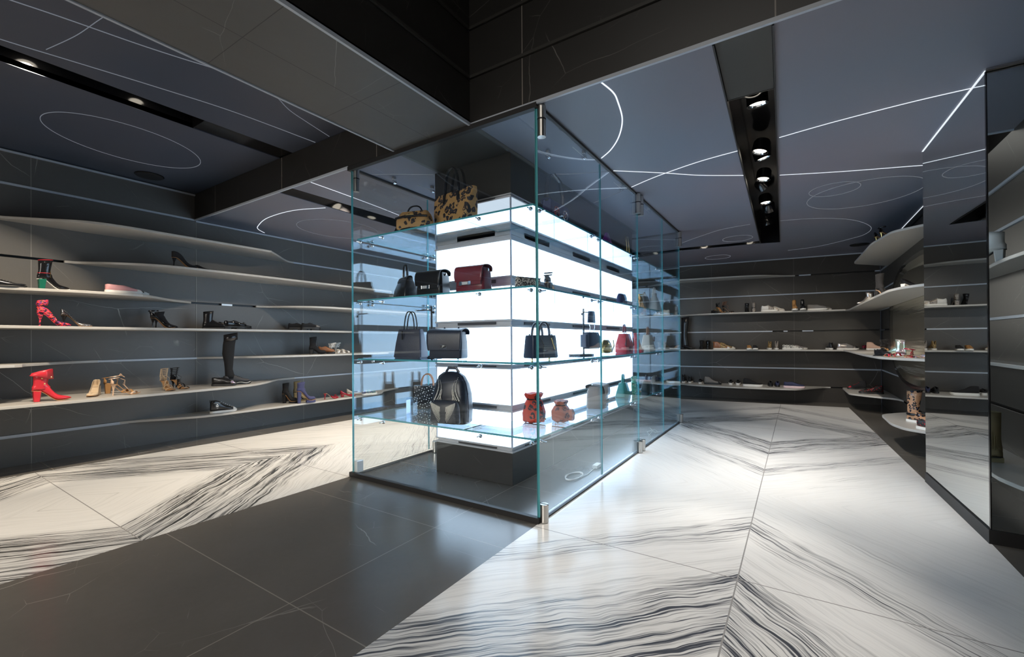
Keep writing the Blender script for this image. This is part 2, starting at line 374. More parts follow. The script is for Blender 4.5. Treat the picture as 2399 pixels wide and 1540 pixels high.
for z in zz[1:4]:
    struct(MB().box(-.5, 3.2, -.020, .01, z-.02, z-.002).obj('trim_9', 'capgrey')); struct(MB().box(-.5, -.488, -7, -.01, z-.02, z-.002).obj('trim_9', 'capgrey'))
struct(MB().box(-1.215, -.50, -7, -.0, 2.53, 2.56).obj('ceiling_soffit', 'soffit'))
struct(MB().box(-1.215, -1.19, -7, 0, 2.55, 2.84).obj('wall_beam_left_side', 'beam'))
# pale metal trims under the beams
struct(MB().box(-.49, 3.2, -.012, .004, 2.521, 2.541).obj('trim_10', 'lip'))
struct(MB().box(-4.59, -1.77, -.012, .004, 2.521, 2.539).obj('trim_10', 'lip'))
struct(MB().box(-.505, -.49, -7, -.012, 2.523, 2.543).obj('trim_10', 'lip'))
struct(MB().box(-1.225, -1.21, -7, -.012, 2.523, 2.543).obj('trim_10', 'lip'))
struct(MB().box(-.6, 3.2, -7, .14, 4.3, 4.4).obj('ceiling_atrium', 'blackm'))
# smooth soffit over the lit display
struct(MB().box(-1.24, -.47, .02, 3.6, CH, CH+.04).obj('ceiling_display', 'capgrey'))
# enclosing walls outside the picture
struct(MB().box(-4.8, 3.2, -7.1, -7, 0, 4.4).obj('wall_front', 'blackm'))
struct(MB().box(3.2, 3.3, -7, 1.0, 0, 4.4).obj('wall_side', 'blackm'))
# ------------------------------------------------------------------ shelved walls
def wallrun(nm, P0, P1, m, lips, top=CH, lvls=LV, extra=()):
    """P0->P1 in plan, the room lies on the left-hand side; lips: per level list of (a,b) pale lip spans, rest is a black slot"""
    P0, P1 = Vector((*P0, 0)), Vector((*P1, 0)); L = (P1-P0).length; t = (P1-P0)/L; n = Vector((-t.y, t.x, 0))
    mtx = Matrix(((t.x, n.x, 0, P0.x), (t.y, n.y, 0, P0.y), (0, 0, 1, 0), (0, 0, 0, 1)))
    b = MB(); z1 = top
    zs = [z for z in lvls if z < top-.05]
    edges = []
    for z in zs:
        edges.append((z+.011, z1)); z1 = z-.011
    edges.append((0, z1))
    for a0, a1 in edges: b.box(0, L, -.02, 0, a0, a1)
    o = struct(b.obj('wall_'+nm, m, bevel=.0015)); o.matrix_world = mtx
    o = struct(MB().box(0, L, -.12, -.045, 0, top).obj('wall_'+nm+'_recess', 'slot')); o.matrix_world = mtx
    for k, spans in lips.items():
        lb = MB()
        for a, c in spans: lb.box(a, c, -.03, .012, lvls[k]-.010, lvls[k]+.010)
        o = struct(lb.obj('trim_11', 'lip')); o.matrix_world = mtx
    return mtx
def shelf_unit(mtx, k, prof, label, r=.0, grp='curved shelves along the walls', z=None):
    """a shelf growing out of the slot: prof = (s, depth) along the wall"""
    pts = []
    P = prof; 
    def cr(p0, p1, p2, p3, u):
        return tuple(.5*((2*p1[i])+(-p0[i]+p2[i])*u+(2*p0[i]-5*p1[i]+4*p2[i]-p3[i])*u*u+(-p0[i]+3*p1[i]-3*p2[i]+p3[i])*u**3) for i in (0, 1))
    for i in range(len(P)-1):
        a, b, c, d = P[max(i-1, 0)], P[i], P[i+1], P[min(i+2, len(P)-1)]
        seg = 5
        for j in range(seg): pts.append(cr(a, b, c, d, j/seg))
    pts.append(P[-1]); pts = [(s_, max(d_, .008)) for s_, d_ in pts]
    poly = pts+[(P[-1][0], -.02), (P[0][0], -.02)]
    z0 = LV[k] if z is None else z
    o = MB().prism(poly, z0-.012, z0+.012).obj('display_shelf', 'shelf', bevel=.003); o.matrix_world = mtx
    return tag(o, label, 'shelf', grp)
# left wall (x = -4.59): s = 7.3 - y
ALL = lambda L: [(0, L)]
lipsA = {1: [(0, 6.3)], 3: [(0, 5)], 4: [(0, 5.3)], 5: [(0, 7.3)], 6: [(0, 7.3)]}
mA = wallrun('left', (-4.59, 7.3), (-4.59, 0), 'wall', lipsA, CH)
lipsB = {0: [(0, 7)], 1: [(0, 7)], 4: [(0, .0)], 5: [(0, 7)], 6: [(0, 7)], 3: [(1.25, 1.33)], 8: []}
lipsB[3] = [(1.25, 1.36)]; lipsB[4] = [(0, .06)]; lipsB[7] = [(0, 7)]; lipsB.pop(8)
wallrun('left', (-4.59, 0), (-4.59, -7), 'wall2', lipsB, 2.84)
struct(MB().box(-4.60, -4.578, -7, -.62, LV[8]*0+LV[7]-.016, LV[7]-.008).obj('trim_13', 'lip'))
struct(MB().box(-4.60, -4.572, 0, 7.0, 2.508, 2.526).obj('trim_12', 'lip'))
struct(MB().box(-4.60, -4.572, -7, 0, 2.812, 2.828).obj('trim_12', 'lip'))
struct(MB().box(-4.62, -4.597, .28, .40, 1.55, 1.575).obj('trim_13', 'alu2')); struct(MB().box(-4.62, -4.597, .18, .24, .586, .604).obj('trim_13', 'alu2'))
def LS(k, pts, label):
    pr = sorted([(7.3-y, d) for y, d in pts]); return shelf_unit(mA, k, pr, label, grp='shelves of the left wall')
LS(1, [(1.2, .01), (1.05, .07), (.66, .46), (.5, .52), (-.4, .53), (-.83, .53), (-1.07, .46), (-1.29, .27), (-1.55, .06), (-1.8, .01)], 'long pale curved shelf high on the left wall, topmost of the shelves there, empty')
LS(2, [(3.0, .01), (2.85, .05), (2.55, .47), (2.3, .53), (1.25, .53), (.04, .53), (-.45, .49), (-.77, .30), (-1.0, .06), (-1.1, .01)], 'pale curved shelf on the left wall carrying one pair of black pointed shoes')
LS(3, [(-.05, .01), (-.12, .06), (-.34, .22), (-.66, .54), (-1.07, .54), (-1.33, .46), (-1.6, .40), (-2.2, .42), (-3, .4)], 'pale curved shelf carrying the black boot with green heel and the pink slip-on')
LS(3, [(.68, .01), (.8, .08), (1.0, .38), (1.25, .55), (1.7, .6), (3.0, .55), (4.2, .4), (4.8, .05)], 'pale shelf above the chunky black creepers, starting beside a black slot')
LS(4, [(2.15, .01), (2.05, .06), (1.85, .42), (1.5, .5), (.5, .5), (-1.3, .5), (-3, .5)], 'long pale shelf near eye height carrying the floral sandal and the black loafers')
LS(5, [(-.85, .01), (-.98, .04), (-1.15, .14), (-1.42, .42), (-1.62, .6), (-3, .66)], 'pale curved shelf entering from the left edge above the red boot')
LS(5, [(3.0, .02), (2.7, .12), (2.45, .5), (2.1, .58), (1.2, .56), (.6, .42), (.3, .2), (.1, .05), (0, .01)], 'pale curved shelf carrying the white strappy sandals')
LS(6, [(1.2, .01), (1.08, .04), (.92, .08), (.62, .36), (.36, .54), (0, .62), (-.5, .66), (-1.3, .68), (-3, .7)], 'deep pale shelf carrying the red ankle boot and the thigh-high sneaker boot')
LS(7, [(3.1, .01), (2.95, .04), (2.66, .14), (2.4, .34), (1.85, .40), (.57, .38), (0, .35), (-.3, .22), (-.55, .06), (-.7, .01)], 'lowest pale curved shelf of the left wall carrying the black high-top')
# back wall: from the right corner towards the left
BP0 = Vector((2.46, 7.05, 0)); bt = Vector((-3.06, -.37, 0)).normalized(); BLEN = 7.2
BP1 = BP0+bt*BLEN
lipsR = {1: [(0, .06), (.95, 1.12)], 2: ALL(BLEN), 3: [(0, BLEN)], 4: [(1.53, BLEN), (.92, 1.08), (1.30, 1.36)], 5: ALL(BLEN), 6: ALL(BLEN), 7: [(.95, 1.0)]}
LVB = [z_-(0, 0, 0, .003, .008, .018, .02, .014, 0)[k_] for k_, z_ in enumerate(LV)]
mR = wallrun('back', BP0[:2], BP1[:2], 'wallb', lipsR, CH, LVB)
o = struct(MB().box(0, BLEN, -.01, .014, 2.508, 2.526).obj('trim_12', 'lip')); o.matrix_world = mR
def RSF(k, pts, label):
    pr = sorted([(3.08-s_, d) for s_, d in pts]); return shelf_unit(mR, k, pr, label, grp='shelves of the back wall', z=LVB[k])
RSF(1, [(-2, .4), (-.5, .42), (.04, .41), (.94, .39), (1.34, .33), (1.55, .2), (1.75, .06), (1.9, .01)], 'long pale shelf high on the back wall, empty')
RSF(3, [(0.0, .01), (.1, .06), (.45, .3), (.9, .38), (1.67, .36), (2.3, .36), (2.55, .36)], 'pale shelf of the back wall carrying the beige runner and the grey slip-on')
RSF(5, [(-2, .5), (-.3, .5), (.7, .46), (1.5, .4), (2.2, .4), (2.55, .4)], 'pale shelf of the back wall carrying the tan and leopard sneakers')
RSF(7, [(-2, .1), (-.6, .2), (.02, .33), (.23, .48), (.79, .62), (1.61, .64), (1.86, .58), (2.07, .32), (2.3, .05), (2.4, .01)], 'lowest pale shelf of the back wall carrying three white-soled sneakers')
# right wall x = 2.48, seen beyond the mirror column : s = y - 2.24
lipsW = {0: [], 1: [(0, 4.9)], 2: ALL(4.9), 3: ALL(4.9), 5: ALL(4.9), 6: ALL(4.9), 4: []}
lipsW.pop(0); lipsW.pop(4)
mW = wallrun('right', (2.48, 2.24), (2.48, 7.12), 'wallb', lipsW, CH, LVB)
o = struct(MB().box(0, 4.85, -.01, .02, 2.44, 2.50).obj('trim_12', 'blackm')); o.matrix_world = mW
def poly_shelf(poly, z, label):
    n = len(poly); out = []
    for i, p in enumerate(poly):          # rounded corners
        a, b = Vector(poly[i-1]), Vector(poly[(i+1) % n]); p = Vector(p)
        la, lb = (a-p).length, (b-p).length; r = min(.09, la*.4, lb*.4); A = p+(a-p)/la*r; B = p+(b-p)/lb*r
        for j in range(5):
            u = j/4; q = A*(1-u)**2+p*2*u*(1-u)+B*u*u; out.append((q.x, q.y))
    return tag(MB().prism(out, z-.012, z+.012).obj('display_shelf', 'shelf', bevel=.003), label, 'shelf', 'shelves of the right wall')
poly_shelf([(2.50, 6.45), (2.02, 5.90), (2.05, 4.35), (2.15, 3.7), (2.50, 3.4)], LVB[1], 'pale shelf jutting out near the ceiling under the black and gold sandals')
poly_shelf([(2.438, 7.04), (1.925, 6.98), (2.02, 6.59), (2.04, 4.35), (2.06, 3.3), (2.12, 3.02), (2.3, 2.75), (2.438, 2.6)], LVB[3], 'pale shelf beside the mirror column carrying the black stud-heel boot')
poly_shelf([(2.438, 7.04), (1.925, 6.97), (1.96, 6.05), (1.96, 4.24), (2.0, 3.39), (2.15, 3.1), (2.3, 2.9), (2.438, 2.7)], LVB[5], 'pale corner shelf carrying the jewelled shoes and the pink sneaker')
poly_shelf([(2.47, 7.04), (1.94, 6.95), (1.96, 6.0), (2.1, 5.85), (2.45, 5.6), (2.5, 5.4)], LVB[7], 'low pale corner shelf carrying two black sneakers')
poly_shelf([(2.50, 4.32), (2.28, 4.16), (2.07, 3.9), (2.07, 3.3), (2.13, 3.05), (2.3, 2.92), (2.5, 2.8)], LVB[7], 'low pale shelf carrying the shiny leopard boot by the mirror column')
# bowed metal panel on the right wall behind the jewelled shoes
mt = root('metal_panel', 'large bowed brushed metal panel on the right wall behind the jewelled shoes', 'panel')
m = MB(); N = 24
def outline(scale, cx=4.55, cz=1.28):
    P = []
    for i in range(48):
        a = 2*pi*i/48; ex = 2.6; c_, s_ = cos(a), sin(a)
        P.append((cx+1.55*scale*math.copysign(abs(c_)**(2/ex), c_), cz+.74*scale*math.copysign(abs(s_)**(2/ex), s_)))
    return P
rim = [[(2.478, y, z) for y, z in outline(1.06)], [(2.456, y, z) for y, z in outline(1.06)], [(2.450, y, z) for y, z in outline(1.0)]]
MB().loft(rim, True, True).obj('rim', 'black', mt, True)
nt = NT('brushed_mirror_metal'); v = nt.obj(); sx = nt.sep(v)
nz = nt.noise(nt.comb(nt.math('MULTIPLY', sx[1], .9), 0, nt.math('MULTIPLY', sx[2], 34)), 1, 2, .5)
bp = nt.n('Bump'); bp.inputs['Strength'].default_value = .45; bp.inputs['Distance'].default_value = .008; nt.l(nz, bp.inputs['Height'])
b = nt.bsdf(Base_Color=(.85, .83, .70), Metallic=1.0, Roughness=.2); nt.l(bp.outputs[0], b.inputs['Normal'])
ft = [[(2.4495-.008*(1-(i/6.0)**2), y, z) for y, z in outline(.985*i/6.0+.001)] for i in (6, 5, 4, 3, 2, 1)]
MB().loft(ft, True, True).obj('panel_face', nt.m, mt, 2)
# ------------------------------------------------------------------ mirror-clad column
cl = root('mirror_column', 'mirror-clad column at the right edge reflecting shelves and white marble', 'column', (0, 0, 0))
MB().prism([(2.128, 2.235), (2.168, 1.052), (2.60, 1.052), (2.60, 2.235)], .075, CH).obj('mirror_cladding', 'mirror', cl)
MB().prism([(2.121, 2.235), (2.159, 1.045), (2.60, 1.045), (2.60, 2.235)], 0, .073).obj('plinth', 'blackm', cl)
MB().prism([(2.1655, 1.062), (2.1662, 1.047), (2.171, 1.047), (2.173, 1.052)], .075, CH).obj('corner_seam', 'black', cl)
struct(MB().box(2.165, 2.75, 1.03, 1.045, CH-.012, CH).obj('trim_14', 'steel'))
LT = tag(MB().prism([(2.1235, 2.235), (2.127, 2.235), (2.1665, 1.05), (2.163, 1.05)], CH-.006, CH-.002).obj('mirror_light_strip', 'glow'), 'thin white light strip along the top edge of the mirror column', 'light line')
tag(MB().box(2.466, 2.470, 2.30, 7.0, CH-.006, CH-.002).obj('wall_light_strip', 'glow'), 'thin white light strip where the right wall meets the ceiling', 'light line')
# near part of the right wall, seen in the column's mirror
mN = wallrun('right_near', (2.57, -6), (2.57, 1.05), 'wallb', {k: ALL(7.05) for k in (1, 2, 4, 5)}, CH)
def NS(k, pts, label): return shelf_unit(mN, k, [(y+6, d) for y, d in pts], label, grp='shelves of the near right wall')
NS(3, [(-1.2, .02), (-.8, .12), (-.2, .12), (.3, .20), (.7, .22), (1.0, .2)], 'pale shelf reflected in the column above the blank stone courses')
NS(5, [(-1.2, .02), (-.6, .12), (.3, .14), (1.0, .14)], 'thin pale shelf reflected in the column at mid height')
NS(7, [(-.9, .02), (-.5, .12), (.1, .2), (.4, .26), (.7, .28), (1.0, .2)], 'pale shelf reflected in the column under the fringed boot')
# ------------------------------------------------------------------ lit display core
PX0, PX1, PY0, PY1 = -1.27, -.50, .485, 3.41
core = root('light_pillar', 'tall white light-panel pillar with metal bands standing inside the glass display', 'display pillar')
MB().box(PX0, PX1, PY0, PY1, 0, .245).obj('marble_base', stone('pillar_limestone', (.05, .048, .047), (.34, .33, .3), .8, .3, [(1, PY0+.66, .9), (0, PX0-.2, 4)], 31), core, bevel=.003)
MB().box(PX0, PX1, PY0, PY1, 2.22, 2.527).obj('marble_cap', M['beam'], core, bevel=.003)
bands = [(.245, .29), (.552, .608), (.88, .917), (1.203, 1.263), (1.517, 1.595), (1.863, 1.993), (2.19, 2.22)]
for i, (a, b_) in enumerate(bands):
    m = MB(); h = (b_-a)
    m.box(PX0-.004, PX1+.004, PY0-.004, PY1+.004, a, a+min(.014, h*.3)); m.box(PX0-.004, PX1+.004, PY0-.004, PY1+.004, b_-min(.014, h*.3), b_)
    m.box(PX0+.012, PX1-.012, PY0+.012, PY1-.012, a, b_)
    bd = m.obj('metal_band', 'alu', core, bevel=.0015)
    if h > .1: MB().box(PX0+.002, PX1-.002, PY0+.002, PY1-.002, a+.045, a+.075).obj('rail', 'alu2', bd)
    mm = MB()
    for q in (PY0+.2, PY0+1.1, PY0+2.0): mm.box(PX1-.010, PX1-.002, q, q+.42, a+h*.38, b_-h*.3)
    mm.box(PX1-.53, PX1-.15, PY0+.002, PY0+.010, a+h*.38, b_-h*.3)
    mm.obj('slot', 'slot2', bd)
for (a, b0), (c, d) in zip(bands[:-1], bands[1:]):
    o = MB().box(PX0+.006, PX1-.006, PY0+.006, PY1-.006, b0, c).obj('light_panel', 'lum' if c < 2.1 else 'lum_top', core)
m = MB()
for y in (PY0, PY1-.012):
    for x in (PX0, PX1-.012): m.box(x+.001, x+.011, y+.001, y+.011, .29, 2.19)
m.obj('corner_profile', mat('frosted_corner', (.5, .58, .72), .3), core)
for q in (1.2, 1.95, 2.7): MB().box(PX1-.006, PX1-.004, q, q+.004, .29, 2.19).obj('panel_joint', 'alu', core)
# ------------------------------------------------------------------ glass display
GX0, GX1, GY0, GY1 = -1.755, 0.0, 0.0, 3.82
case = root('glass_display_case', 'tall frameless glass display room with steel pivots around the light pillar', 'display case')
T = .010
def pane(x0, x1, y0, y1, nm='glass_pane', z0=.03, z1=CH-.03):
    p = MB().box(x0, x1, y0, y1, z0, z1).obj(nm, 'glass', case)
    for i in (0, 1):                              # green-blue cut edges
        if x1-x0 > y1-y0: a = (x0, x1)[i]; m = MB().box(a-.0012, a+.0012, y0-.0005, y1+.0005, z0, z1)
        else: a = (y0, y1)[i]; m = MB().box(x0-.0005, x1+.0005, a-.0012, a+.0012, z0, z1)
        m.obj('cut_edge', 'edge', p)
    return p
pane(GX0+.015, GX1-.008, GY0, GY0+T)
ys = [GY0+.0, 1.02, 1.99, 2.94, GY1]
for a, b_ in zip(ys[:-1], ys[1:]):
    pane(GX1-T/2, GX1+T/2, a+(.006 if a == 0 else .004), b_-.004)
for a, b_ in zip([GY0+.02, .90, 1.88, 2.86], [.90, 1.88, 2.86, GY1]): pane(GX0-T/2, GX0+T/2, a+.003, b_-.003)
pane(GX0+.01, -.88, GY1, GY1+T); pane(-.872, GX1-.01, GY1, GY1+T)
m = MB(); m.box(GX0-.012, GX1+.006, GY0-.014, GY0+.018, 0, .034); m.obj('bottom_rail', 'blackm', case)
m = MB(); m.box(GX1-.010, GX1+.008, GY0+.06, GY1, 0, .010); m.box(GX0-.010, GX0+.010, GY0+.05, GY1, 0, .014); m.box(GX0, GX1, GY1, GY1+.02, 0, .014); m.obj('floor_channel', 'blackm', case)
m = MB(); m.box(GX0-.014, GX1+.010, GY0-.016, GY0+.02, CH-.032, CH); m.obj('top_rail', 'blackm', case)
m = MB(); m.box(GX1-.012, GX1+.012, GY0+.02, GY1, CH-.018, CH); m.box(GX0-.012, GX0+.012, GY0+.02, GY1, CH-.018, CH); m.box(GX0, GX1, GY1-.01, GY1+.02, CH-.02, CH); m.obj('ceiling_channel', 'blackm', case)
def pivot(x, y, top=True, r=.026, h=.20):
    if top:
        p = MB().cyl((x, y, CH-h), (x, y, CH-.012), r, 24).obj('pivot', 'steel', case, True)
        MB().cyl((x, y, CH-.098), (x, y, CH-.090), r+.0015, 24).obj('pivot_ring', 'blackm', p, True)
    else:
        p = MB().cyl((x, y, .004), (x, y, .112), r, 24).obj('pivot', 'steel', case, True, bevel=.002)
        MB().box(x-r-.002, x+r+.002, y-.002, y+.002, .108, .1135).obj('pivot_slot', 'blackm', p)
for x, y in ((.022, .03), (.02, 1.955), (.02, 2.05), (.018, 3.78)): pivot(x, y); pivot(x, y, False)
pivot(GX0+.035, .035, True, .023); 
p = MB().box(GX0+.02, GX0+.055, .012, .075, .03, .125).obj('pivot_block', 'alu2', case, bevel=.004)
pivot(GX0+.06, .93, False, .03); pivot(GX0+.03, 3.78)
# shelves of glass with steel ball clips
GZ = {'A': 1.94, 'B': 1.435, 'C': .955, 'D': .487}
nA = {'A': 'uppermost', 'B': 'second highest', 'C': 'third', 'D': 'lowest'}
for k, z in GZ.items():
    sh = root('glass_shelf', 'clear glass shelf around the light pillar, %s of four in the display' % nA[k], 'glass shelf', (0, 0, 0), 0, 'glass shelves in the display')
    x0, x1 = GX0+.03, GX1-.05; y0 = GY0+.045; y1 = GY1-.1; t = .006
    segs = [((x0, -.62, y0, PY0-.006)), ((-.615, x1, y0, PY0-.006)), (PX1+.005, x1, PY0, 1.02), (PX1+.005, x1, 1.03, 1.99), (PX1+.005, x1, 2.0, 2.94), (PX1+.005, x1, 2.95, y1),
            (x0, PX0-.005, PY0, 1.4), (x0, PX0-.005, 1.41, 2.4), (x0, PX0-.005, 2.41, y1)]
    for (a, b_, c, d) in segs:
        g = MB().box(a, b_, c, d, z-t, z+t).obj('glass_plate', 'glass', sh)
        m = MB(); e = .001
        if c == y0: m.box(a, b_, c-e, c+e, z-t, z+t)
        if b_ == x1: m.box(b_-e, b_+e, c, d, z-t, z+t)
        if a == x0: m.box(a-e, a+e, c, d, z-t, z+t)
        m.box(a, b_, d-e, d+e, z-t*.7, z+t*.7) if b_-a < .6 else m.box(b_-e, b_+e, c, d, z-t*.7, z+t*.7)
        m.obj('cut_edge', 'edge', g)
    for x in (GX0+.06, GX0+.33, -.47, -.07):
        m = MB(); m.ball((x, y0+.004, z-.024), .0135, 12); m.cyl((x, GY0+T, z-.024), (x, y0, z-.024), .004, 8); m.obj('ball_clip', 'chrome', sh, True)
    for y in (.12, .95, 1.09, 1.92, 2.06, 2.87, 3.02, 3.66):
        m = MB(); m.ball((x1+.002, y, z-.024), .0135, 12); m.cyl((GX1-T/2, y, z-.024), (x1, y, z-.024), .004, 8); m.obj('ball_clip', 'chrome', sh, True)
    for y in (.2, .86, .96, 1.8, 1.95):
        m = MB(); m.ball((x0-.002, y, z-.024), .0135, 12); m.cyl((GX0+T/2, y, z-.024), (x0, y, z-.024), .004, 8); m.obj('ball_clip', 'chrome', sh, True)
# little angle clips under the display ceiling
for i, (x, y) in enumerate([(-.03, .78), (-.25, .62), (-.03, 1.62), (-.03, 2.5), (-1.5, .7), (-1.62, .35)]):
    c_ = root('glass_angle_clip', ['steel angle clip under the display ceiling near the front right pane', 'steel angle clip between the pillar cap and right glass', 'steel angle clip beside the paired pivots', 'steel angle clip at the far end of the display ceiling', 'steel angle clip over the left glass shelves', 'small steel clip close to the front left corner'][i], 'clip', (x, y, CH-.045), 0, 'angle clips under the display ceiling')
    MB().box(-.012, .012, -.014, .014, .022, .044).obj('bracket', 'steel', c_, bevel=.002)
    MB().cyl((0, -.012, 0), (0, .012, 0), .019, 16).obj('glass_grip', 'chrome', c_, True)
    MB().box(-.0015, .0015, -.2, .0, -.001, .001).obj('stay_rod', 'steel', c_)
# ------------------------------------------------------------------ lamps in the ceiling slots
GRP = 'spotlights in the ceiling slots'
LABS = ['black gimbal spotlight nearest the entrance in the right ceiling slot', 'tilted gimbal spotlight, second from the near end of the right ceiling slot', 'gimbal spotlight of the middle pair, nearer one', 'gimbal spotlight of the middle pair, tilted one', 'single gimbal spotlight beyond the middle pair', 'gimbal spotlight turned to the right wall behind the middle pair',
        'bright gimbal spotlight near the far end of the long slot', 'gimbal spotlight turned to the back wall near the slot end', 'glaring spotlight at the far end of the long ceiling slot']
def canlight(loc, tgt, label, r=.062, h=.10, on=True):
    d = (Vector(tgt)-Vector(loc)).normalized(); q = d.to_track_quat('-Z', 'Y')
    c_ = root('spotlight', label, 'spotlight', loc, 0, GRP); c_.rotation_mode = 'QUATERNION'; c_.rotation_quaternion = q
    rg = [[(rr_*cos(2*pi*k/28), rr_*sin(2*pi*k/28), z) for k in range(28)] for rr_, z in ((r*.8, h), (r, h*.8), (r, 0), (r*.93, 0), (r*.88, .012))]
    MB().loft(rg, True, False).add([(r*.8*cos(2*pi*k/28), r*.8*sin(2*pi*k/28), h) for k in range(28)], [tuple(range(28))]).obj('housing', 'black', c_, True)
    MB().loft([[(rr_*cos(2*pi*k/28), rr_*sin(2*pi*k/28), z) for k in range(28)] for rr_, z in ((r*.88, .006), (r*.74, .016))], True, False).obj('reflector', 'chrome', c_, True)
    MB().add([(r*.75*cos(2*pi*k/24), r*.75*sin(2*pi*k/24), .015) for k in range(24)], [tuple(range(24))]).obj('lens', 'lens' if on else 'chrome', c_)
for i, ((y, t), e) in enumerate(zip(RS, ES)):
    y_ = y; x_ = SX(y_)-.125+(.025 if i % 2 else -.0)
    d = (Vector(t)-Vector((x_, y_, 2.6))).normalized(); p_ = Vector((x_, y_, 2.6))-d*.012
    canlight(p_, t, LABS[i])
canlight((.1, 5.06, 2.575), (-.2, 6.7, 1.1), 'spotlight in the narrow cross slot near the back wall')
canlight((.75, 5.13, 2.575), (1.6, 6.9, .6), 'spotlight in the narrow cross slot beside its corner')
canlight((-2.68, -1.62, 2.91), (-3.6, -1.5, .9), 'bright round spotlight in the slot of the upper left ceiling', .06)
canlight((-2.68, -1.05, 2.93), (-3.6, -1.2, .0), 'dim spotlight further along the upper left ceiling slot', .05)
canlight((-2.735, .75, 2.59), (-4.2, .75, .6), 'spotlight over the left shelves seen beside the glass')
canlight((-2.74, 1.25, 2.59), (-2.9, .7, 0), 'spotlight over the left floor seen through the glass')
canlight((-2.755, 1.75, 2.59), (-4.2, 2.1, .6), 'spotlight in the left slot seen through the upper glass shelf')
# ceiling loudspeakers
def speaker(x, y, z, label):
    s_ = root('ceiling_speaker', label, 'speaker', (x, y, z)); MB().cyl((0, 0, -.012), (0, 0, -.001), .115, 40).obj('grille', 'blackm', s_, True, bevel=.003); MB().cyl((0, 0, -.002), (0, 0, 0.0), .122, 40).obj('frame_ring', 'black', s_)
speaker(-4.32, -.52, 2.84, 'round black flush loudspeaker in the upper left ceiling')
speaker(2.12, 6.2, CH, 'round black loudspeaker near the back right corner')
# fine light lines printed on the ceilings, built as glowing strips
def smooth_path(P, n=10, closed=False):
    out = []; N = len(P)
    for i in range(N if closed else N-1):
        a, b_, c, d = (P[(i-1) % N], P[i], P[(i+1) % N], P[(i+2) % N]) if closed else (P[max(i-1, 0)], P[i], P[i+1], P[min(i+2, N-1)])
        for j in range(n):
            u = j/n; out.append(tuple(.5*(2*b_[q]+(-a[q]+c[q])*u+(2*a[q]-5*b_[q]+4*c[q]-d[q])*u*u+(-a[q]+3*b_[q]-3*c[q]+d[q])*u**3) for q in (0, 1)))
    if not closed: out.append(P[-1])
    return out
def line(P, z, w_, m, label, closed=False):
    pts = [(x, y, z-.003) for x, y in (smooth_path(P, 10, closed))]
    b_ = MB(); Q = [Vector(p) for p in pts]; N = len(Q); rg = []
    for i in range(N):
        t = (Q[(i+1) % N]-Q[i-1]) if closed else (Q[min(i+1, N-1)]-Q[max(i-1, 0)]); t.normalize(); nn = Vector((-t.y, t.x, 0))*w_/2
        rg.append([Q[i]-nn, Q[i]+nn, Q[i]+nn+Vector((0, 0, .0025)), Q[i]-nn+Vector((0, 0, .0025))])
    if closed: rg.append(rg[0])
    b_.loft(rg, True, not closed)
    return tag(b_.obj('ceiling_glow_line', m, None), label, 'light line', 'thin glowing lines printed across the ceilings')
def ell(cx, cy, a, b_, rot=0, n=20): 
    return [(cx+a*cos(t)*cos(rot)-b_*sin(t)*sin(rot), cy+a*cos(t)*sin(rot)+b_*sin(t)*cos(rot)) for t in [2*pi*i/n for i in range(n)]]
Z = CH
line([(.41, .01), (.43, .14), (.42, .25), (.37, .48), (.27, .7), (.15, .87), (.03, .98)], Z, 0.0086, 'glow', 'bright curved light line over the front right corner of the display')
line([(.02, 1.28), (.35, 1.56), (.61, 1.8), (.93, 2.02)], Z, 0.0072, 'glow', 'straight light line running from the glass into the ceiling slot')
line([(1.195, 2.19), (1.45, 2.31), (1.73, 2.43), (2.13, 2.58), (2.47, 2.72)], Z, 0.0065, 'glow', 'light line from the slot to the mirror column')
line([(.02, 1.76), (.2, 1.66), (.38, 1.58), (.67, 1.48), (.95, 1.43)], Z, 0.0072, 'glow', 'light line crossing another one left of the ceiling slot')
line([(1.215, 1.35), (1.52, 1.29), (1.89, 1.25), (2.16, 1.245)], Z, 0.0058, 'glow', 'long faint-curved light line right of the ceiling slot')
line([(-.45, 1.05), (-.3, 1.15), (-.02, 1.27)], Z, 0.0067, 'glow2', 'light line inside the display ceiling continuing to the glass')
line([(-.02, 1.78), (-.25, 1.9), (-.45, 2.0)], Z, 0.0067, 'glow2', 'second light line inside the display ceiling')
line([(-.2, 4.64), (.02, 4.4), (.19, 4.24), (.5, 3.99), (.83, 3.91)], Z, 0.0060, 'glow2', 'left arc of the big ellipse cut by the ceiling slot')
line([(1.15, 3.93), (1.46, 4.03), (1.72, 4.2), (1.95, 4.5), (2.12, 4.96), (2.12, 5.34), (2.0, 5.6), (1.6, 6.0), (1.2, 6.1)], Z, 0.0060, 'glow2', 'right arc of the big ellipse beyond the ceiling slot')
line(ell(1.62, 2.92, .2, .215), Z, 0.0045, 'glow2', 'small ellipse of light overlapping a larger one on the right ceiling', True)
line(ell(1.87, 3.26, .46, .49, .2), Z, 0.0045, 'glow2', 'medium ellipse of light before the mirror column', True)
line(ell(.61, 4.69, .19, .2), Z, 0.0037, 'glow2', 'tiny ellipse beside the end of the ceiling slot', True)
line(ell(.16, 6.08, .2, .2), Z, 0.0037, 'glow2', 'tiny ellipse close to the back wall', True)
ZL = 2.84
line([(-2.2, -3.2), (-2.1, -2.2), (-1.96, -1.63), (-1.88, -1.30), (-1.78, -1.0), (-1.66, -.7), (-1.5, -.4)], ZL, 0.0067, 'glow2', 'outer light line of the upper left ceiling')
line([(-2.545, -2.3), (-2.5, -1.85), (-2.42, -1.50), (-2.33, -1.12), (-2.24, -.66), (-2.2, -.02)], ZL, 0.0067, 'glow2', 'long light line along the upper left ceiling slot')
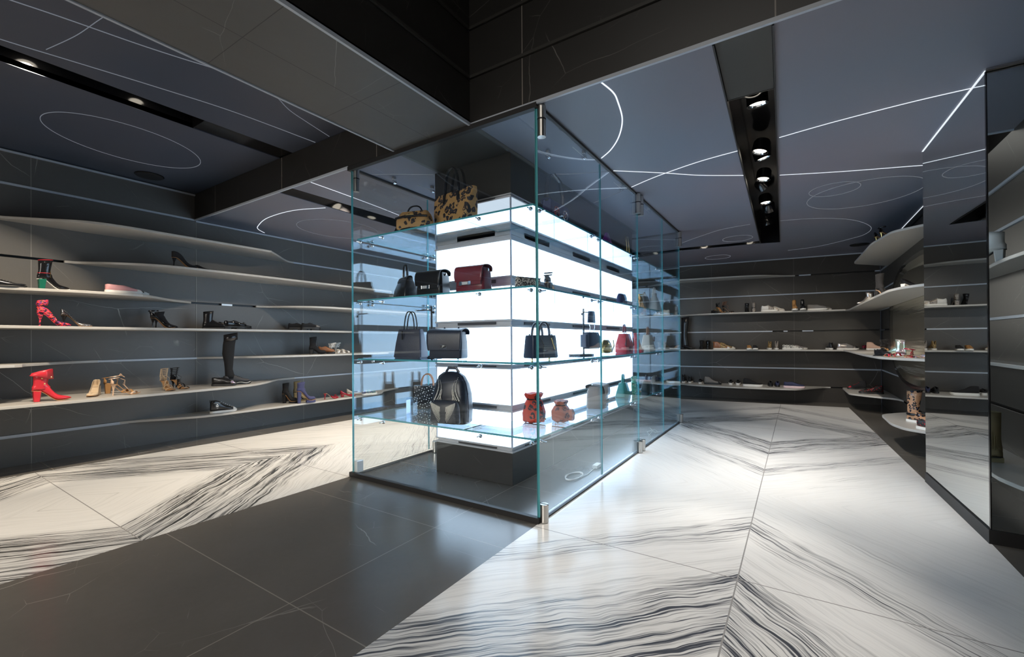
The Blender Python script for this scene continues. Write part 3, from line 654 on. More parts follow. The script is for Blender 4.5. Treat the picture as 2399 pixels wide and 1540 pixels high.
line([(-1.6, -1.5), (-1.85, -1.53), (-2.1, -1.56), (-2.4, -1.62)], ZL, 0.0030, 'glow2', 'thin cross line joining two lines of the upper left ceiling')
line([(-1.7, -.7), (-1.78, -.58), (-1.87, -.44), (-1.93, -.26), (-2.0, -.02)], ZL, 0.0037, 'glow2', 'short curved line ending at the left beam')
line(ell(-3.57, -.9, .42, .55, .25), ZL, 0.0037, 'glow2', 'big thin ellipse on the upper left ceiling', True)
line([(-4.52, .76), (-4.4, .62), (-4.23, .53), (-3.79, .41), (-3.28, .41), (-2.9, .55)], Z, 0.0072, 'glow', 'bright arc on the lower left ceiling before the glass')
line(ell(-3.58, 1.2, .44, .5), Z, 0.0037, 'glow2', 'thin ellipse of light on the lower left ceiling', True)
line([(-2.33, .02), (-2.36, .37), (-2.42, .9), (-2.5, 1.38), (-2.6, 1.95)], Z, 0.0058, 'glow', 'light line beside the left ceiling slot running past the glass')
line([(-2.6, .72), (-2.45, .95), (-2.3, 1.2), (-2.15, 1.5)], Z, 0.0053, 'glow2', 'short oblique light line beyond the left glass')
line([(-1.3, .5), (-1.5, .35), (-1.73, .2)], Z, 0.0045, 'glow2', 'faint line on the display ceiling near the leopard tote')
PL = {
'blackboot_green': (-4.212, -1.347, 1.5750, 90, 0.205, 0.263),
'edge_shoe': (-4.208, -1.669, 1.5750, 90, 0.141, 0.062),
'pink_slip': (-4.144, -0.917, 1.5750, 90, 0.279, 0.088),
'pink_slip2': (-4.260, -0.837, 1.5750, 90, 0.287, 0.089),
'black_pump_hi': (-4.181, -0.379, 1.8975, 80, 0.223, 0.157),
'black_oxford': (-4.340, -0.189, 1.8975, 85, 0.236, 0.103),
'floral': (-4.210, -1.348, 1.2525, 85, 0.180, 0.234),
'glitter': (-4.370, -1.169, 1.2525, 80, 0.193, 0.185),
'dark_pump': (-4.240, -0.543, 1.2525, 85, 0.215, 0.147),
'dark_shootie': (-4.370, -0.472, 1.2525, 85, 0.184, 0.156),
'chelsea': (-4.330, -0.037, 1.2525, 65, 0.157, 0.194),
'brogue_a': (-4.450, 0.176, 1.2525, 80, 0.164, 0.104),
'creeper_loafer': (-4.220, 0.139, 1.2525, 85, 0.215, 0.105),
'tassel_loafer': (-4.350, 0.276, 1.2525, 88, 0.206, 0.084),
'creeper1': (-4.460, 1.036, 1.2525, 55, 0.177, 0.116),
'creeper2': (-4.270, 1.109, 1.2525, 70, 0.117, 0.113),
'lace_boot': (-4.290, 1.231, 0.9300, 50, 0.162, 0.241),
'brogue2': (-4.290, 1.365, 0.9300, 50, 0.143, 0.129),
'white_sandal': (-4.290, 1.545, 0.9300, 50, 0.142, 0.163),
'white_sandal2': (-4.370, 1.676, 0.9300, 60, 0.171, 0.137),
'red_boot': (-4.090, -1.399, 0.6075, 80, 0.204, 0.276),
'suede_pump': (-4.317, -0.930, 0.6075, -25, 0.240, 0.155),
'tan_block': (-4.355, -0.875, 0.6075, 75, 0.220, 0.183),
'nude_sandal': (-4.090, -0.893, 0.6075, 80, 0.180, 0.19),
'beige_lace': (-4.256, -0.438, 0.6075, 5, 0.220, 0.214),
'black_lace': (-4.319, -0.334, 0.6075, 20, 0.220, 0.215),
'blue_sneaker': (-4.235, 0.016, 0.6075, 45, 0.173, 0.106),
'thigh_boot': (-4.230, 0.128, 0.6075, 80, 0.299, 0.588),
'hightop': (-4.320, 0.033, 0.2850, 85, 0.272, 0.166),
'black_block': (-4.450, 0.944, 0.2850, 35, 0.200, 0.267),
'olive_block': (-4.460, 1.103, 0.2850, 60, 0.200, 0.27),
'navy_block': (-4.240, 1.020, 0.2850, 70, 0.184, 0.293),
'red_mule': (-4.273, 1.435, 0.2850, 70, 0.161, 0.114),
'red_flat': (-4.313, 1.732, 0.2850, 60, 0.154, 0.106),
'beige_flat': (-4.430, 1.927, 0.2850, 55, 0.159, 0.094),
'floral_sneaker': (-4.195, 2.031, 0.2850, 80, 0.241, 0.09),
'r4_ring': (-0.009, 6.550, 1.5750, -60, 0.303, 0.062),
'r4_strap1': (0.076, 6.510, 1.5750, -40, 0.217, 0.15),
'r4_strap2': (0.161, 6.571, 1.5750, 0, 0.190, 0.168),
'r4_black_bootie': (0.561, 6.599, 1.5750, 95, 0.240, 0.167),
'r4_snake_bootie': (0.670, 6.582, 1.5750, 95, 0.240, 0.155),
'r4_runner': (0.783, 6.575, 1.5750, 5, 0.264, 0.127),
'r4_runner2': (0.887, 6.709, 1.5750, 8, 0.214, 0.107),
'r4_tan_boot': (1.269, 6.654, 1.5750, -85, 0.240, 0.173),
'r4_black_boot': (1.385, 6.668, 1.5750, -85, 0.240, 0.175),
'r4_grey_slip': (1.458, 6.657, 1.5750, 5, 0.284, 0.091),
'r4_grey_slip2': (1.544, 6.788, 1.5750, 8, 0.264, 0.088),
'r6_tall': (-0.534, 6.436, 0.9100, -10, 0.239, 0.638),
'r6_boot1': (-0.184, 6.509, 0.9100, 100, 0.240, 0.182),
'r6_boot2': (-0.076, 6.522, 0.9100, 100, 0.240, 0.173),
'r6_hitop_tan': (0.019, 6.473, 0.9100, 3, 0.288, 0.157),
'r6_hitop_tan2': (0.094, 6.603, 0.9100, 6, 0.247, 0.14),
'r6_cap_tan': (0.587, 6.542, 0.9100, -82, 0.240, 0.093),
'r6_cap_black': (0.678, 6.573, 0.9100, -82, 0.240, 0.089),
'r6_leopard': (0.910, 6.641, 0.9100, 95, 0.240, 0.167),
'r6_snake': (1.013, 6.653, 0.9100, 95, 0.240, 0.166),
'r6_zebra': (1.097, 6.603, 0.9100, 5, 0.302, 0.1),
'r6_silver': (1.201, 6.737, 0.9100, 8, 0.225, 0.098),
'r6_black_hi': (1.791, 6.747, 0.9100, 100, 0.240, 0.14),
'r6_grey_sneak': (1.864, 6.726, 0.9100, 5, 0.287, 0.133),
'r6_maroon': (2.219, 6.900, 0.9100, 60, 0.240, 0.081),
'r6_pink': (2.241, 6.691, 0.9100, -20, 0.125, 0.145),
'r8_a': (-0.511, 6.489, 0.2700, 95, 0.260, 0.183),
'r8_b': (-0.399, 6.503, 0.2700, 95, 0.260, 0.145),
'r8_c': (-0.213, 6.475, 0.2700, 95, 0.260, 0.091),
'r8_hitop': (-0.133, 6.434, 0.2700, 5, 0.250, 0.16),
'r8_d': (0.301, 6.487, 0.2700, 95, 0.260, 0.096),
'r8_e': (0.417, 6.501, 0.2700, 95, 0.260, 0.1),
'r8_white': (0.508, 6.391, 0.2700, 3, 0.287, 0.15),
'r8_f': (0.924, 6.512, 0.2700, 95, 0.260, 0.113),
'r8_g': (1.026, 6.494, 0.2700, 95, 0.260, 0.119),
'r8_navy': (1.113, 6.464, 0.2700, 3, 0.296, 0.125),
'rc_redblack': (2.243, 6.754, 0.2700, 187, 0.189, 0.138),
'rc_studs': (2.374, 6.118, 0.2700, 187, 0.283, 0.164),
'rc_silver_boot': (2.210, 5.616, 1.5750, 200, 0.260, 0.16),
'rc_stud_boot': (2.120, 4.570, 1.5750, -60, 0.235, 0.297),
'rc_patent': (2.180, 3.438, 1.5750, -50, 0.197, 0.132),
'rc_gold1': (2.120, 4.269, 2.2200, -40, 0.200, 0.148),
'rc_gold2': (2.090, 4.404, 2.2200, -40, 0.200, 0.095),
'rc_flat': (2.100, 4.596, 2.2200, 120, 0.226, 0.079),
'rc_blackbow': (2.000, 3.682, 0.9100, -60, 0.068, 0.11),
'rc_blacklace': (2.180, 4.744, 0.9100, -40, 0.141, 0.186),
'rc_clear': (2.280, 3.886, 0.9100, 150, 0.176, 0.203),
'rc_redjewel': (2.240, 3.299, 0.9100, 170, 0.104, 0.103),
'rc_jewelflat': (2.240, 3.355, 0.9100, -60, 0.153, 0.131),
'rl_leopard': (2.230, 3.539, 0.2700, -50, 0.138, 0.334),
'rl_black': (2.230, 3.095, 0.2700, -55, 0.138, 0.113),
'leo_tote': (-0.868, 0.280, 1.9460, 0, 0.260, 0.395),
'leo_satchel': (-1.112, 0.220, 1.9460, 0, 0.260, 0.21),
'embroid': (-0.200, 0.627, 1.9460, 90, 0.260, 0.245),
'trapeze': (-1.336, 0.280, 1.4410, 0, 0.260, 0.253),
'black_flap': (-1.048, 0.220, 1.4410, 0, 0.260, 0.211),
'burg_flap': (-0.712, 0.220, 1.4410, 0, 0.260, 0.183),
'woven': (-0.320, 0.429, 1.4410, 90, 0.260, 0.155),
'woven_shoe': (-0.300, 0.670, 1.4410, 90, 0.260, 0.217),
'grey_clutch': (-0.220, 2.170, 1.4410, 90, 0.260, 0.168),
'gold_pump': (-0.200, 2.711, 1.4410, 90, 0.260, 0.201),
'cream_bucket': (-0.300, 3.257, 1.4410, 90, 0.260, 0.304),
'cream_bow': (-0.200, 3.338, 1.4410, 90, 0.260, 0.23),
'tote_stand': (-1.361, 0.320, 0.9610, 0, 0.260, 0.414),
'big_flap': (-0.879, 0.200, 0.9610, 0, 0.260, 0.209),
'blue_tote': (-0.220, 0.432, 0.9610, 90, 0.260, 0.201),
'tstand2': (-0.280, 1.341, 0.9610, 90, 0.260, 0.462),
'gold_bag': (-0.220, 1.706, 0.9610, 90, 0.260, 0.133),
'red_bag': (-0.250, 2.327, 0.9610, 90, 0.260, 0.269),
'red_sandal': (-0.200, 2.569, 0.9610, 90, 0.260, 0.177),
'cream_tote': (-0.250, 3.215, 0.9610, 90, 0.260, 0.255),
'backpack': (-0.872, 0.260, 0.4930, 0, 0.260, 0.416),
'stud_tote': (-1.651, 0.600, 0.4930, 0, 0.260, 0.213),
'stud_tote2': (-1.722, 0.900, 0.4930, 0, 0.260, 0.183),
'acrylic': (-1.371, 0.400, 0.4930, 0, 0.260, 0.128),
'redleo1': (-0.300, 0.535, 0.4930, 90, 0.260, 0.119),
'redleo2': (-0.200, 0.644, 0.4930, 90, 0.260, 0.078),
'taupe': (-0.200, 1.432, 0.4930, 90, 0.260, 0.172),
'green_bag': (-0.250, 2.274, 0.4930, 90, 0.260, 0.18),
'green_sandal': (-0.180, 2.402, 0.4930, 90, 0.260, 0.159),
'black_small': (-0.200, 2.972, 0.4930, 90, 0.260, 0.179),
'grey_dark': (-0.300, 3.830, 0.4930, 90, 0.260, 0.085),
'floor_bag': (-0.528, 4.263, 0.0000, 90, 0.260, 0.114),
'purple_clutch': (-0.220, 1.365, 1.9460, 90, 0.260, 0.206),
'purple_shoe': (-0.200, 1.699, 1.9460, 90, 0.260, 0.269),
'gold_sandal': (-0.250, 2.428, 1.9460, 90, 0.260, 0.466),
'cable': (-0.200, 0.929, 0.0030, 90, 0.260, 0),
}
# ================================================================== shoes
def cr1(pts, t):
    """smooth 1-D profile through (t, v) points"""
    n = len(pts)
    if t <= pts[0][0]: return pts[0][1]
    if t >= pts[-1][0]: return pts[-1][1]
    for i in range(n-1):
        if pts[i][0] <= t <= pts[i+1][0]:
            a, b, c, d = pts[max(i-1, 0)][1], pts[i][1], pts[i+1][1], pts[min(i+2, n-1)][1]
            h = pts[i+1][0]-pts[i][0]; u = (t-pts[i][0])/h
            m0 = (c-a)/max(pts[i+1][0]-pts[max(i-1, 0)][0], 1e-6)*h; m1 = (d-b)/max(pts[min(i+2, n-1)][0]-pts[i][0], 1e-6)*h
            return (2*u**3-3*u*u+1)*b+(u**3-2*u*u+u)*m0+(-2*u**3+3*u*u)*c+(u**3-u*u)*m1
WP = {'point': [(0, .03), (.03, .42), (.12, .64), (.32, .58), (.5, .72), (.66, .92), (.8, .74), (.92, .34), (1, .04)],
      'round': [(0, .03), (.03, .46), (.12, .72), (.32, .70), (.5, .82), (.68, 1.0), (.85, .90), (.95, .60), (1, .06)],
      'square': [(0, .03), (.03, .5), (.12, .74), (.32, .72), (.5, .84), (.68, 1.0), (.86, .96), (.97, .74), (1, .3)]}
TS = [0, .015, .04, .08, .13, .19, .26, .34, .42, .5, .58, .66, .74, .82, .89, .945, .98, 1.0]
def arch(heel, plat, t):
    if t < .14: s_ = 1-.0*t
    elif t < .68:
        u = (t-.14)/.54; s_ = 1-(u*u*(3-2*u))
    else: s_ = 0
    spring = .012*max(0, (t-.72)/.28)**2
    return plat+heel*s_+spring*(1 if heel > .03 or plat < .02 else .5)
def foot_loft(b, L, W, wp, heel, plat, top, st=.004, opn=(0, 0), inset=1.0, N=22, rim=.7):
    """shell of a shoe from the back of the heel (x=0) to the toe (x=L); top = (t, height over the foot bed)"""
    rg = []; openm = opn[1] > opn[0]
    for t in TS:
        hw = W*cr1(WP[wp], t)*inset; z0 = arch(heel, plat, t)+st; h = max(cr1(top, t), .004)
        o_ = 0
        if openm:
            o_ = max(0, min(1, (opn[1]-t)/.12))*(1-rim)
        th = pi*(1-o_); r = []
        hh = h/(((1-cos(th))/2)**1.1) if o_ > 0 else h
        for k in range(N+1):
            a = -th+2*th*k/N; r.append((L*t, hw*math.copysign(abs(sin(a))**.75, sin(a)), z0+hh*((1-cos(a))/2)**1.1))
        rg.append(r)
    b.loft(rg, False, False)
def sole_strip(b, L, W, wp, heel, plat, st, grow=1.04, t0=0, t1=1, dz=0):
    rg = []
    for t in TS:
        if t < t0 or t > t1: continue
        hw = W*cr1(WP[wp], t)*grow+.0008; z = arch(heel, plat, t)+dz; tt = t*1.015-.006
        rg.append([(L*tt, -hw, z), (L*tt, hw, z), (L*tt, hw, z+st), (L*tt, -hw, z+st)])
    b.loft(rg, True, True)
def flat_sole(b, L, W, wp, z0, z1, grow=1.08, spring=.0):
    P = []
    for t in TS: P.append((L*(t*1.03-.012), W*cr1(WP[wp], t)*grow+.002))
    poly = P+[(x, -y) for x, y in P[::-1]]; n = len(poly)
    def lift(x): return spring*max(0, (x/L-.75)/.25)**2
    lo = [(x, y, z0+lift(x)) for x, y in poly]; hi = [(x*1.0, y*.97, z1+lift(x)*.6) for x, y in poly]; mid = [(x, y, (z0*.3+z1*.7)+lift(x)) for x, y in poly]
    b.loft([lo, mid, hi], True, True)
def heel_mesh(kind, b, L, W, heel, plat):
    zt = arch(heel, plat, .06)+.003
    if kind == 'stiletto':
        rg = []
        for u in (0, .12, .5, .8, 1):
            z = zt*u; r = .0055+(.024-.0055)*max(0, (u-.45)/.55)**1.6; cx = .010+L*.035+ (.006*u); rx = r; 
            rg.append([(cx+rx*cos(2*pi*k/14), r*.95*sin(2*pi*k/14), z) for k in range(14)])
        b.loft(rg, True, True)
    elif kind == 'block':
        rg = []
        for u in (0, .5, .85, 1):
            s_ = .80+.2*u; x0, x1, w_ = .004+(1-u)*.004, .004+.052*s_, .026*s_
            z = zt*u; rg.append([(x0+.008, -w_, z), (x1, -w_, z), (x1+.004, 0, z), (x1, w_, z), (x0+.008, w_, z), (x0, 0, z)])
        b.loft(rg, True, True)
    elif kind == 'low':
        b.box(.004, L*.30, -W*.66, W*.66, 0, zt)
def shaft_rings(L, W, z0, H, bx=.15, flare=1.1, lean=0.0, N=26):
    rg = []
    z0 -= .028
    for u in (0, .08, .16, .26, .38, .55, .78, 1):
        z = z0+(H-z0)*u; fl = 1+(flare-1)*max(0, (u-.25)/.75)
        rx = cr1([(0, .056), (.16, .058), (.30, .047), (.42, .0445), (1, .047)], u)*fl; ry = cr1([(0, .027), (.16, .030), (.30, .030), (.5, .034), (1, .036)], u)*fl
        rx *= W/.042; ry *= W/.042
        cx = rx+.001+cr1([(0, .002), (.16, .0), (.36, .007), (1, .006)], u)+lean*u
        rg.append([(cx+rx*cos(2*pi*k/N), ry*sin(2*pi*k/N), z+.006*u*cos(2*pi*k/N)) for k in range(N)])
    return rg
def laces(par, L, W, heel, plat, top, m, ta=.42, tb=.66, n=5, hi=None):
    for i in range(n):
        t = ta+(tb-ta)*i/(n-1); z = arch(heel, plat, t)+cr1(top, t)+.003; hw = W*.28; x = L*t
        zz_ = z if hi is None else z+hi*(1-i/(n-1))
        MB().tube([(x, -hw, zz_-.006), (x+.004, -hw*.4, zz_), (x-.004, hw*.4, zz_), (x, hw, zz_-.006)], .0018, 6).obj('lace', m, par, True)
def bow(par, x, z, m, s_=1.0):
    b = MB()
    for sg in (-1, 1): b.tube([(x, 0, z), (x+.01*s_, sg*.012*s_, z+.012*s_), (x+.016*s_, sg*.026*s_, z+.006*s_), (x+.008*s_, sg*.014*s_, z-.002), (x, 0, z)], .002*s_, 6)
    for sg in (-1, 1): b.tube([(x, 0, z), (x+.02*s_, sg*.012*s_, z-.004), (x+.032*s_, sg*.02*s_, z-.014*s_)], .0017*s_, 6)
    b.obj('bow', m, par, True)
def place(key, name, label, cat='shoe', grp=None, dz=0, drot=0):
    x, y, z, hd, L, H = PL[key]
    return root(name, label, cat, (x, y, z+dz+.0008), radians(hd+drot), grp), L, H
def sneaker(key, label, up, sole='white_rubber', H=None, name='sneaker', toe=None, lc=None, wp='round', st=.026, grp=None, tab=None, slip=False, W=.042, Lo=None, panel=None):
    r, L, H0 = place(key, name, label, 'shoe', grp); L = Lo or max(L, .20); H = H or H0 or .09; W = W*L/.27
    h = H-st
    if slip: top = [(0, h*.85), (.03, h), (.18, h*.96), (.35, h*.96), (.47, h*1.0), (.6, h*.84), (.78, h*.56), (.92, h*.42), (1, .008)]
    elif H > .115: top = [(0, h*.5), (.03, h*.96), (.1, h), (.3, h*.96), (.38, h*.8), (.5, h*.56), (.66, h*.4), (.8, h*.30), (.92, h*.24), (1, .006)]
    else: top = [(0, h*.55), (.04, h*.92), (.16, h*.84), (.3, h*.9), (.4, h), (.5, h*.86), (.66, h*.62), (.8, h*.46), (.92, h*.36), (1, .006)]
    b = MB(); foot_loft(b, L, W, wp, 0, st*.8, top, .0, (0, .40)); b.obj('upper', up, r, True, solid=.003)
    b = MB(); flat_sole(b, L, W, wp, 0, st, 1.08, .006); b.obj('sole', sole, r, True, bevel=.002)
    if toe:
        b = MB(); rg = []
        for t in [x for x in TS if x >= .80]:
            hw = W*cr1(WP[wp], t)*1.05; hh = cr1(top, t)*1.05; rg.append([(L*t+.001, hw*math.copysign(abs(sin(a))**.75, sin(a)), st*.8+hh*((1-cos(a))/2)**1.1) for a in [-pi+2*pi*k/20 for k in range(21)]])
        b.loft(rg, False, False).obj('toe_cap', toe, r, True, solid=.001)
    if panel:
        b = MB(); rg = []
        for t in [x for x in TS if .40 <= x <= .80]:
            hw = W*cr1(WP[wp], t)*1.02; hh = cr1(top, t)*1.02; rg.append([(L*t, hw*math.copysign(abs(sin(a))**.75, sin(a)), st*.8+hh*((1-cos(a))/2)**1.1) for a in [-pi+2*pi*k/20 for k in range(21)]])
        b.loft(rg, False, False).obj('side_panel', panel, r, True, solid=.001)
    if not slip: laces(r, L, W, 0, st*.8, top, lc or 'black_leather', .40, .66, 5)
    if tab: MB().box(-.004, .004, -.008, .008, H*.82, H*1.02).obj('pull_tab', tab, r, bevel=.002)
    return r
def heelshoe(key, label, up, name='pump', heel=.095, plat=0, kind='stiletto', wp='point', lining='tan_lining', hm=None, strap=None, grp=None, H=None, closed=False, W=.040, Lo=None, bowm=None, sl='tan_lining', mule=False):
    r, L, H0 = place(key, name, label, 'shoe', grp); L = Lo or max(L, .185); H = H or H0; W = W*L/.24
    ck = .058
    top = [(0, ck), (.05, ck*.98), (.2, .036), (.42, .026), (.6, .030), (.70, .036), (.82, .028), (.93, .018), (1, .005)]
    if closed: top = [(0, ck*1.1), (.06, ck*1.15), (.22, .062), (.40, .072), (.52, .058), (.66, .042), (.82, .030), (.93, .019), (1, .005)]
    b = MB()
    foot_loft(b, L, W, wp, heel, plat, top, .002, (0, .64 if not closed else .40)); 
    if not mule: b.obj('upper', up, r, True, solid=.0022)
    else:
        b = MB(); rg = []
        for t in [x for x in TS if x >= .50]:
            hw = W*cr1(WP[wp], t); hh = max(cr1(top, t), .03 if t < .75 else cr1(top, t)); z0 = arch(heel, plat, t)+.002
            rg.append([(L*t, hw*math.copysign(abs(sin(a))**.75, sin(a)), z0+hh*((1-cos(a))/2)**1.1) for a in [-pi+2*pi*k/20 for k in range(21)]])
        b.loft(rg, False, False).obj('upper', up, r, True, solid=.002)
    b = MB(); sole_strip(b, L, W*.97, wp, heel, plat, .003, 1.0); b.obj('insole', lining, r, True)
    if plat:
        b = MB(); P = [(t, W*cr1(WP[wp], t)*1.02+.001) for t in TS if t >= .46]; poly = [(L*t, y) for t, y in P]+[(L*t, -y) for t, y in P[::-1]]
        b.prism(poly, 0, plat+.004).obj('platform', hm or up, r, bevel=.003)
    b = MB(); heel_mesh(kind, b, L, W, heel, plat); b.obj('heel', hm or up, r, kind != 'low', bevel=0 if kind == 'stiletto' else .002)
    if strap:
        z = arch(heel, plat, .1)+.075; b = MB()
        b.tube([(L*.13+.040*cos(a), .030*sin(a), z+.004*cos(a)) for a in [2*pi*k/20 for k in range(20)]], .004, 6, 2.0, True); b.obj('ankle_strap', strap, r, True); MB().tube([(.003, 0, arch(heel, plat, .05)+.045), (-.002, 0, z-.01), (L*.13-.040, 0, z)], .0022, 6, 3).obj('back_band', strap, r, True)
    if bowm: bow(r, L*.72, arch(heel, plat, .72)+.042, bowm, 1.5)
    return r
def boot(key, label, up, name='ankle_boot', heel=.085, plat=0, kind='block', wp='point', hm=None, grp=None, H=None, W=.040, flare=1.12, Lo=None, cuff=None, solem=None, lc=None, flat=False, extra=None):
    r, L, H0 = place(key, name, label, 'boot', grp); L = Lo or max(L, .20); H = H or H0; W = W*L/.24
    st = .004
    if flat: st = .022; heel = 0; plat = 0
    zA = arch(heel, plat, .15)+st
    top = [(0, .03), (.04, .045), (.15, .07), (.30, .088), (.42, .084), (.54, .062), (.68, .044), (.82, .032), (.93, .020), (1, .005)]
    if wp != 'point': top = [(0, .03), (.04, .045), (.15, .07), (.30, .088), (.42, .086), (.54, .066), (.68, .052), (.82, .046), (.93, .036), (1, .008)]
    b = MB(); foot_loft(b, L, W, wp, heel, plat, top, st if not flat else .018)
    rg = shaft_rings(L, W, zA+.035, H, flare=flare); b.loft(rg, True, False); b.obj('upper', up, r, True, solid=.0025)
    if flat: b = MB(); flat_sole(b, L, W, wp, 0, .022, 1.06, .004); b.obj('sole', solem or 'white_rubber', r, True)
    else:
        b = MB(); sole_strip(b, L, W, wp, heel, plat, .004, 1.02); b.obj('sole', solem or 'dark_rubber', r, True)
        if plat:
            P = [(t, W*cr1(WP[wp], t)*1.02+.001) for t in TS if t >= .46]; poly = [(L*t, y) for t, y in P]+[(L*t, -y) for t, y in P[::-1]]
            MB().prism(poly, 0, plat+.004).obj('platform', hm or up, r, bevel=.003)
        b = MB(); heel_mesh(kind, b, L, W, heel, plat); b.obj('heel', hm or up, r, kind != 'low', bevel=0 if kind == 'stiletto' else .002)
    if lc:
        for i in range(6):
            z = zA+.05+(H-zA-.06)*i/5; MB().tube([(L*.15+.066, -.014, z), (L*.15+.076-.002*i, 0, z+.004), (L*.15+.066, .014, z)], .002, 6).obj('lace', lc, r, True)
    return r, L, H, rg
def sandal(key, label, up, name='sandal', heel=.095, plat=0, kind='stiletto', straps=((.70, .9), (.84, .8)), ankle=1, hm=None, sl='tan_lining', grp=None, wp='round', lace=None, W=.038, H=None, counter=True, Lo=None, sw=.0075):
    r, L, H0 = place(key, name, label, 'shoe', grp); L = Lo or max(L, .19); W = W*L/.24; H = H or H0
    b = MB(); sole_strip(b, L, W, wp, heel, plat, .005, 1.0); b.obj('sole', sl, r, True)
    b = MB(); heel_mesh(kind, b, L, W, heel, plat); b.obj('heel', hm or up, r, kind != 'low')
    if plat:
        P = [(t, W*cr1(WP[wp], t)*1.02+.001) for t in TS if t >= .46]; poly = [(L*t, y) for t, y in P]+[(L*t, -y) for t, y in P[::-1]]
        MB().prism(poly, 0, plat+.002).obj('platform', hm or up, r, bevel=.003)
    for t, k in straps:
        hw = W*cr1(WP[wp], t); z = arch(heel, plat, t)+.004; b = MB()
        sk = .022*(1 if int(t*100) % 4 < 2 else -1); b.tube([(L*t+.006*sin(a)+sk*cos(a), -hw*cos(a), z+.030*k*sin(a)) for a in [pi*q/12 for q in range(13)]], sw*.22, 8, 4.5, False, (1, 0, 0)); b.obj('toe_strap', up, r, True)
    zc = arch(heel, plat, .08)+.005; b = MB(); rg = []
    if counter:
        for u in (0, .5, 1):
            rg.append([(L*.10-L*.10*cos(a)*(1-.12*u)+.002*u, .029*sin(a)*(1-.1*u), zc+.055*u*(1-.5*abs(sin(a))**3)) for a in [-1.5+3.0*k/12 for k in range(13)]])
        b.loft(rg, False, False).obj('heel_counter', up, r, True, solid=.002)
    for i in range(ankle):
        z = zc+.055+.018*i; b = MB(); rx = .040+.002*i
        b.tube([(L*.12+rx*.95*cos(a)+.006*i, .029*sin(a), z+.006*cos(a)) for a in [2*pi*k/20 for k in range(20)]], .0035 if lace is None else .002, 6, 1.6 if lace is None else 1, True); b.obj('ankle_strap', lace or up, r, True)
    if ankle >= 3:
        zt_ = zc+.055+.018*(ankle-1)
        for sy in (-.027, .027): MB().tube([(L*.13, sy, zc+.01), (L*.125, sy*1.04, zc+.05), (L*.12+.004*ankle, sy*1.06, zt_)], .006, 6, .35).obj('side_band', up, r, True)
        MB().tube([(L*.01, 0, zc+.02), (L*.0+.002, 0, zc+.06), (L*.12-.036, 0, zt_)], .0022, 6, 3.5).obj('back_band', up, r, True)
        MB().tube([(L*.12+.042+.004*i*(i % 2), .014*(-1)**i, zc+.05+(zt_-zc-.05)*i/7) for i in range(8)], .0018, 6).obj('front_lacing', lace or up, r, True)
    if lace:
        MB().tube([(L*.12+.045, -.012, zc+.05), (L*.12+.075, -.02, zc+.035), (L*.45, -.02, zc-.01), (L*.62, .0, arch(heel, plat, .62)+.035)], .0018, 6).obj('lace', lace, r, True)
        MB().tube([(L*.12+.045, .012, zc+.05), (L*.12+.08, .02, zc+.03), (L*.42, .02, zc-.006), (L*.62, .0, arch(heel, plat, .62)+.035)], .0018, 6).obj('lace', lace, r, True)
    return r
def loafer(key, label, up, name='loafer', st=.028, solem='dark_rubber', grp=None, H=None, lc=None, wp='round', tassel=None, toe=None, Lo=None):
    r, L, H0 = place(key, name, label, 'shoe', grp); L = Lo or max(L, .215); W = .042*L/.26; H = H or H0 or .1; h = H-st
    top = [(0, h*.6), (.04, h*.92), (.18, h*.80), (.34, h*.86), (.46, h*.95), (.56, h*.8), (.7, h*.62), (.84, h*.48), (.94, h*.36), (1, .008)]
    b = MB(); foot_loft(b, L, W, wp, 0, st*.85, top, 0, (0, .44)); b.obj('upper', up, r, True, solid=.003)
    b = MB(); flat_sole(b, L, W, wp, st*.45, st, 1.08); b.obj('sole', solem, r, True)
    b = MB(); b.box(L*.0, L*.27, -W*.76, W*.76, 0, st*.5); b.obj('heel', solem, r, bevel=.002)
    b = MB(); P = [(t, W*cr1(WP[wp], t)*1.0) for t in TS if t >= .46]; poly = [(L*t, y) for t, y in P]+[(L*t, -y) for t, y in P[::-1]]; b.prism(poly, 0, st*.5).obj('forefoot_tread', solem, r)
    if lc: laces(r, L, W, 0, st*.85, top, lc, .40, .58, 4)
    if tassel: bow(r, L*.55, st+h*.9, tassel, 1.0)
    if toe:
        b = MB(); rg = []
        for t in [x for x in TS if x >= .72]:
            hw = W*cr1(WP[wp], t)*1.04; hh = cr1(top, t)*1.04; rg.append([(L*t+.001, hw*math.copysign(abs(sin(a))**.75, sin(a)), st*.85+hh*((1-cos(a))/2)**1.1) for a in [-pi+2*pi*k/20 for k in range(21)]])
        b.loft(rg, False, False).obj('toe_cap', toe, r, True, solid=.001)
    return r
# ---- shoe materials
M['white_rubber'] = mat('white_rubber', (.72, .70, .66), .55); M['dark_rubber'] = mat('dark_rubber', (.015, .015, .015), .55)
M['black_leather'] = leather('black_leather', (.014, .014, .016), .25); M['black_suede'] = leather('black_suede', (.010, .010, .012), .9, .3)
M['patent'] = mat('black_patent', (.008, .008, .009), .06); M['tan_lining'] = leather('tan_lining', (.42, .22, .09), .5)
M['red_leather'] = leather('red_leather', (.60, .028, .045), .3); M['green_croc'] = leather('green_heel', (.01, .12, .075), .25, .8, 90)
M['pink'] = leather('pink_leather', (.72, .36, .36), .4); M['beige_suede'] = leather('beige_suede', (.55, .42, .28), .85)
M['tan_suede'] = leather('tan_suede', (.34, .17, .055), .85); M['nude'] = leather('nude_patent', (.62, .42, .28), .12, .02)
M['olive'] = leather('olive_suede', (.24, .19, .10), .9); M['navy_suede'] = leather('navy_suede', (.045, .05, .125), .9)
M['darkred'] = mat('dark_red_patent', (.25, .008, .02), .15); M['cream'] = leather('cream_leather', (.62, .53, .44), .4)
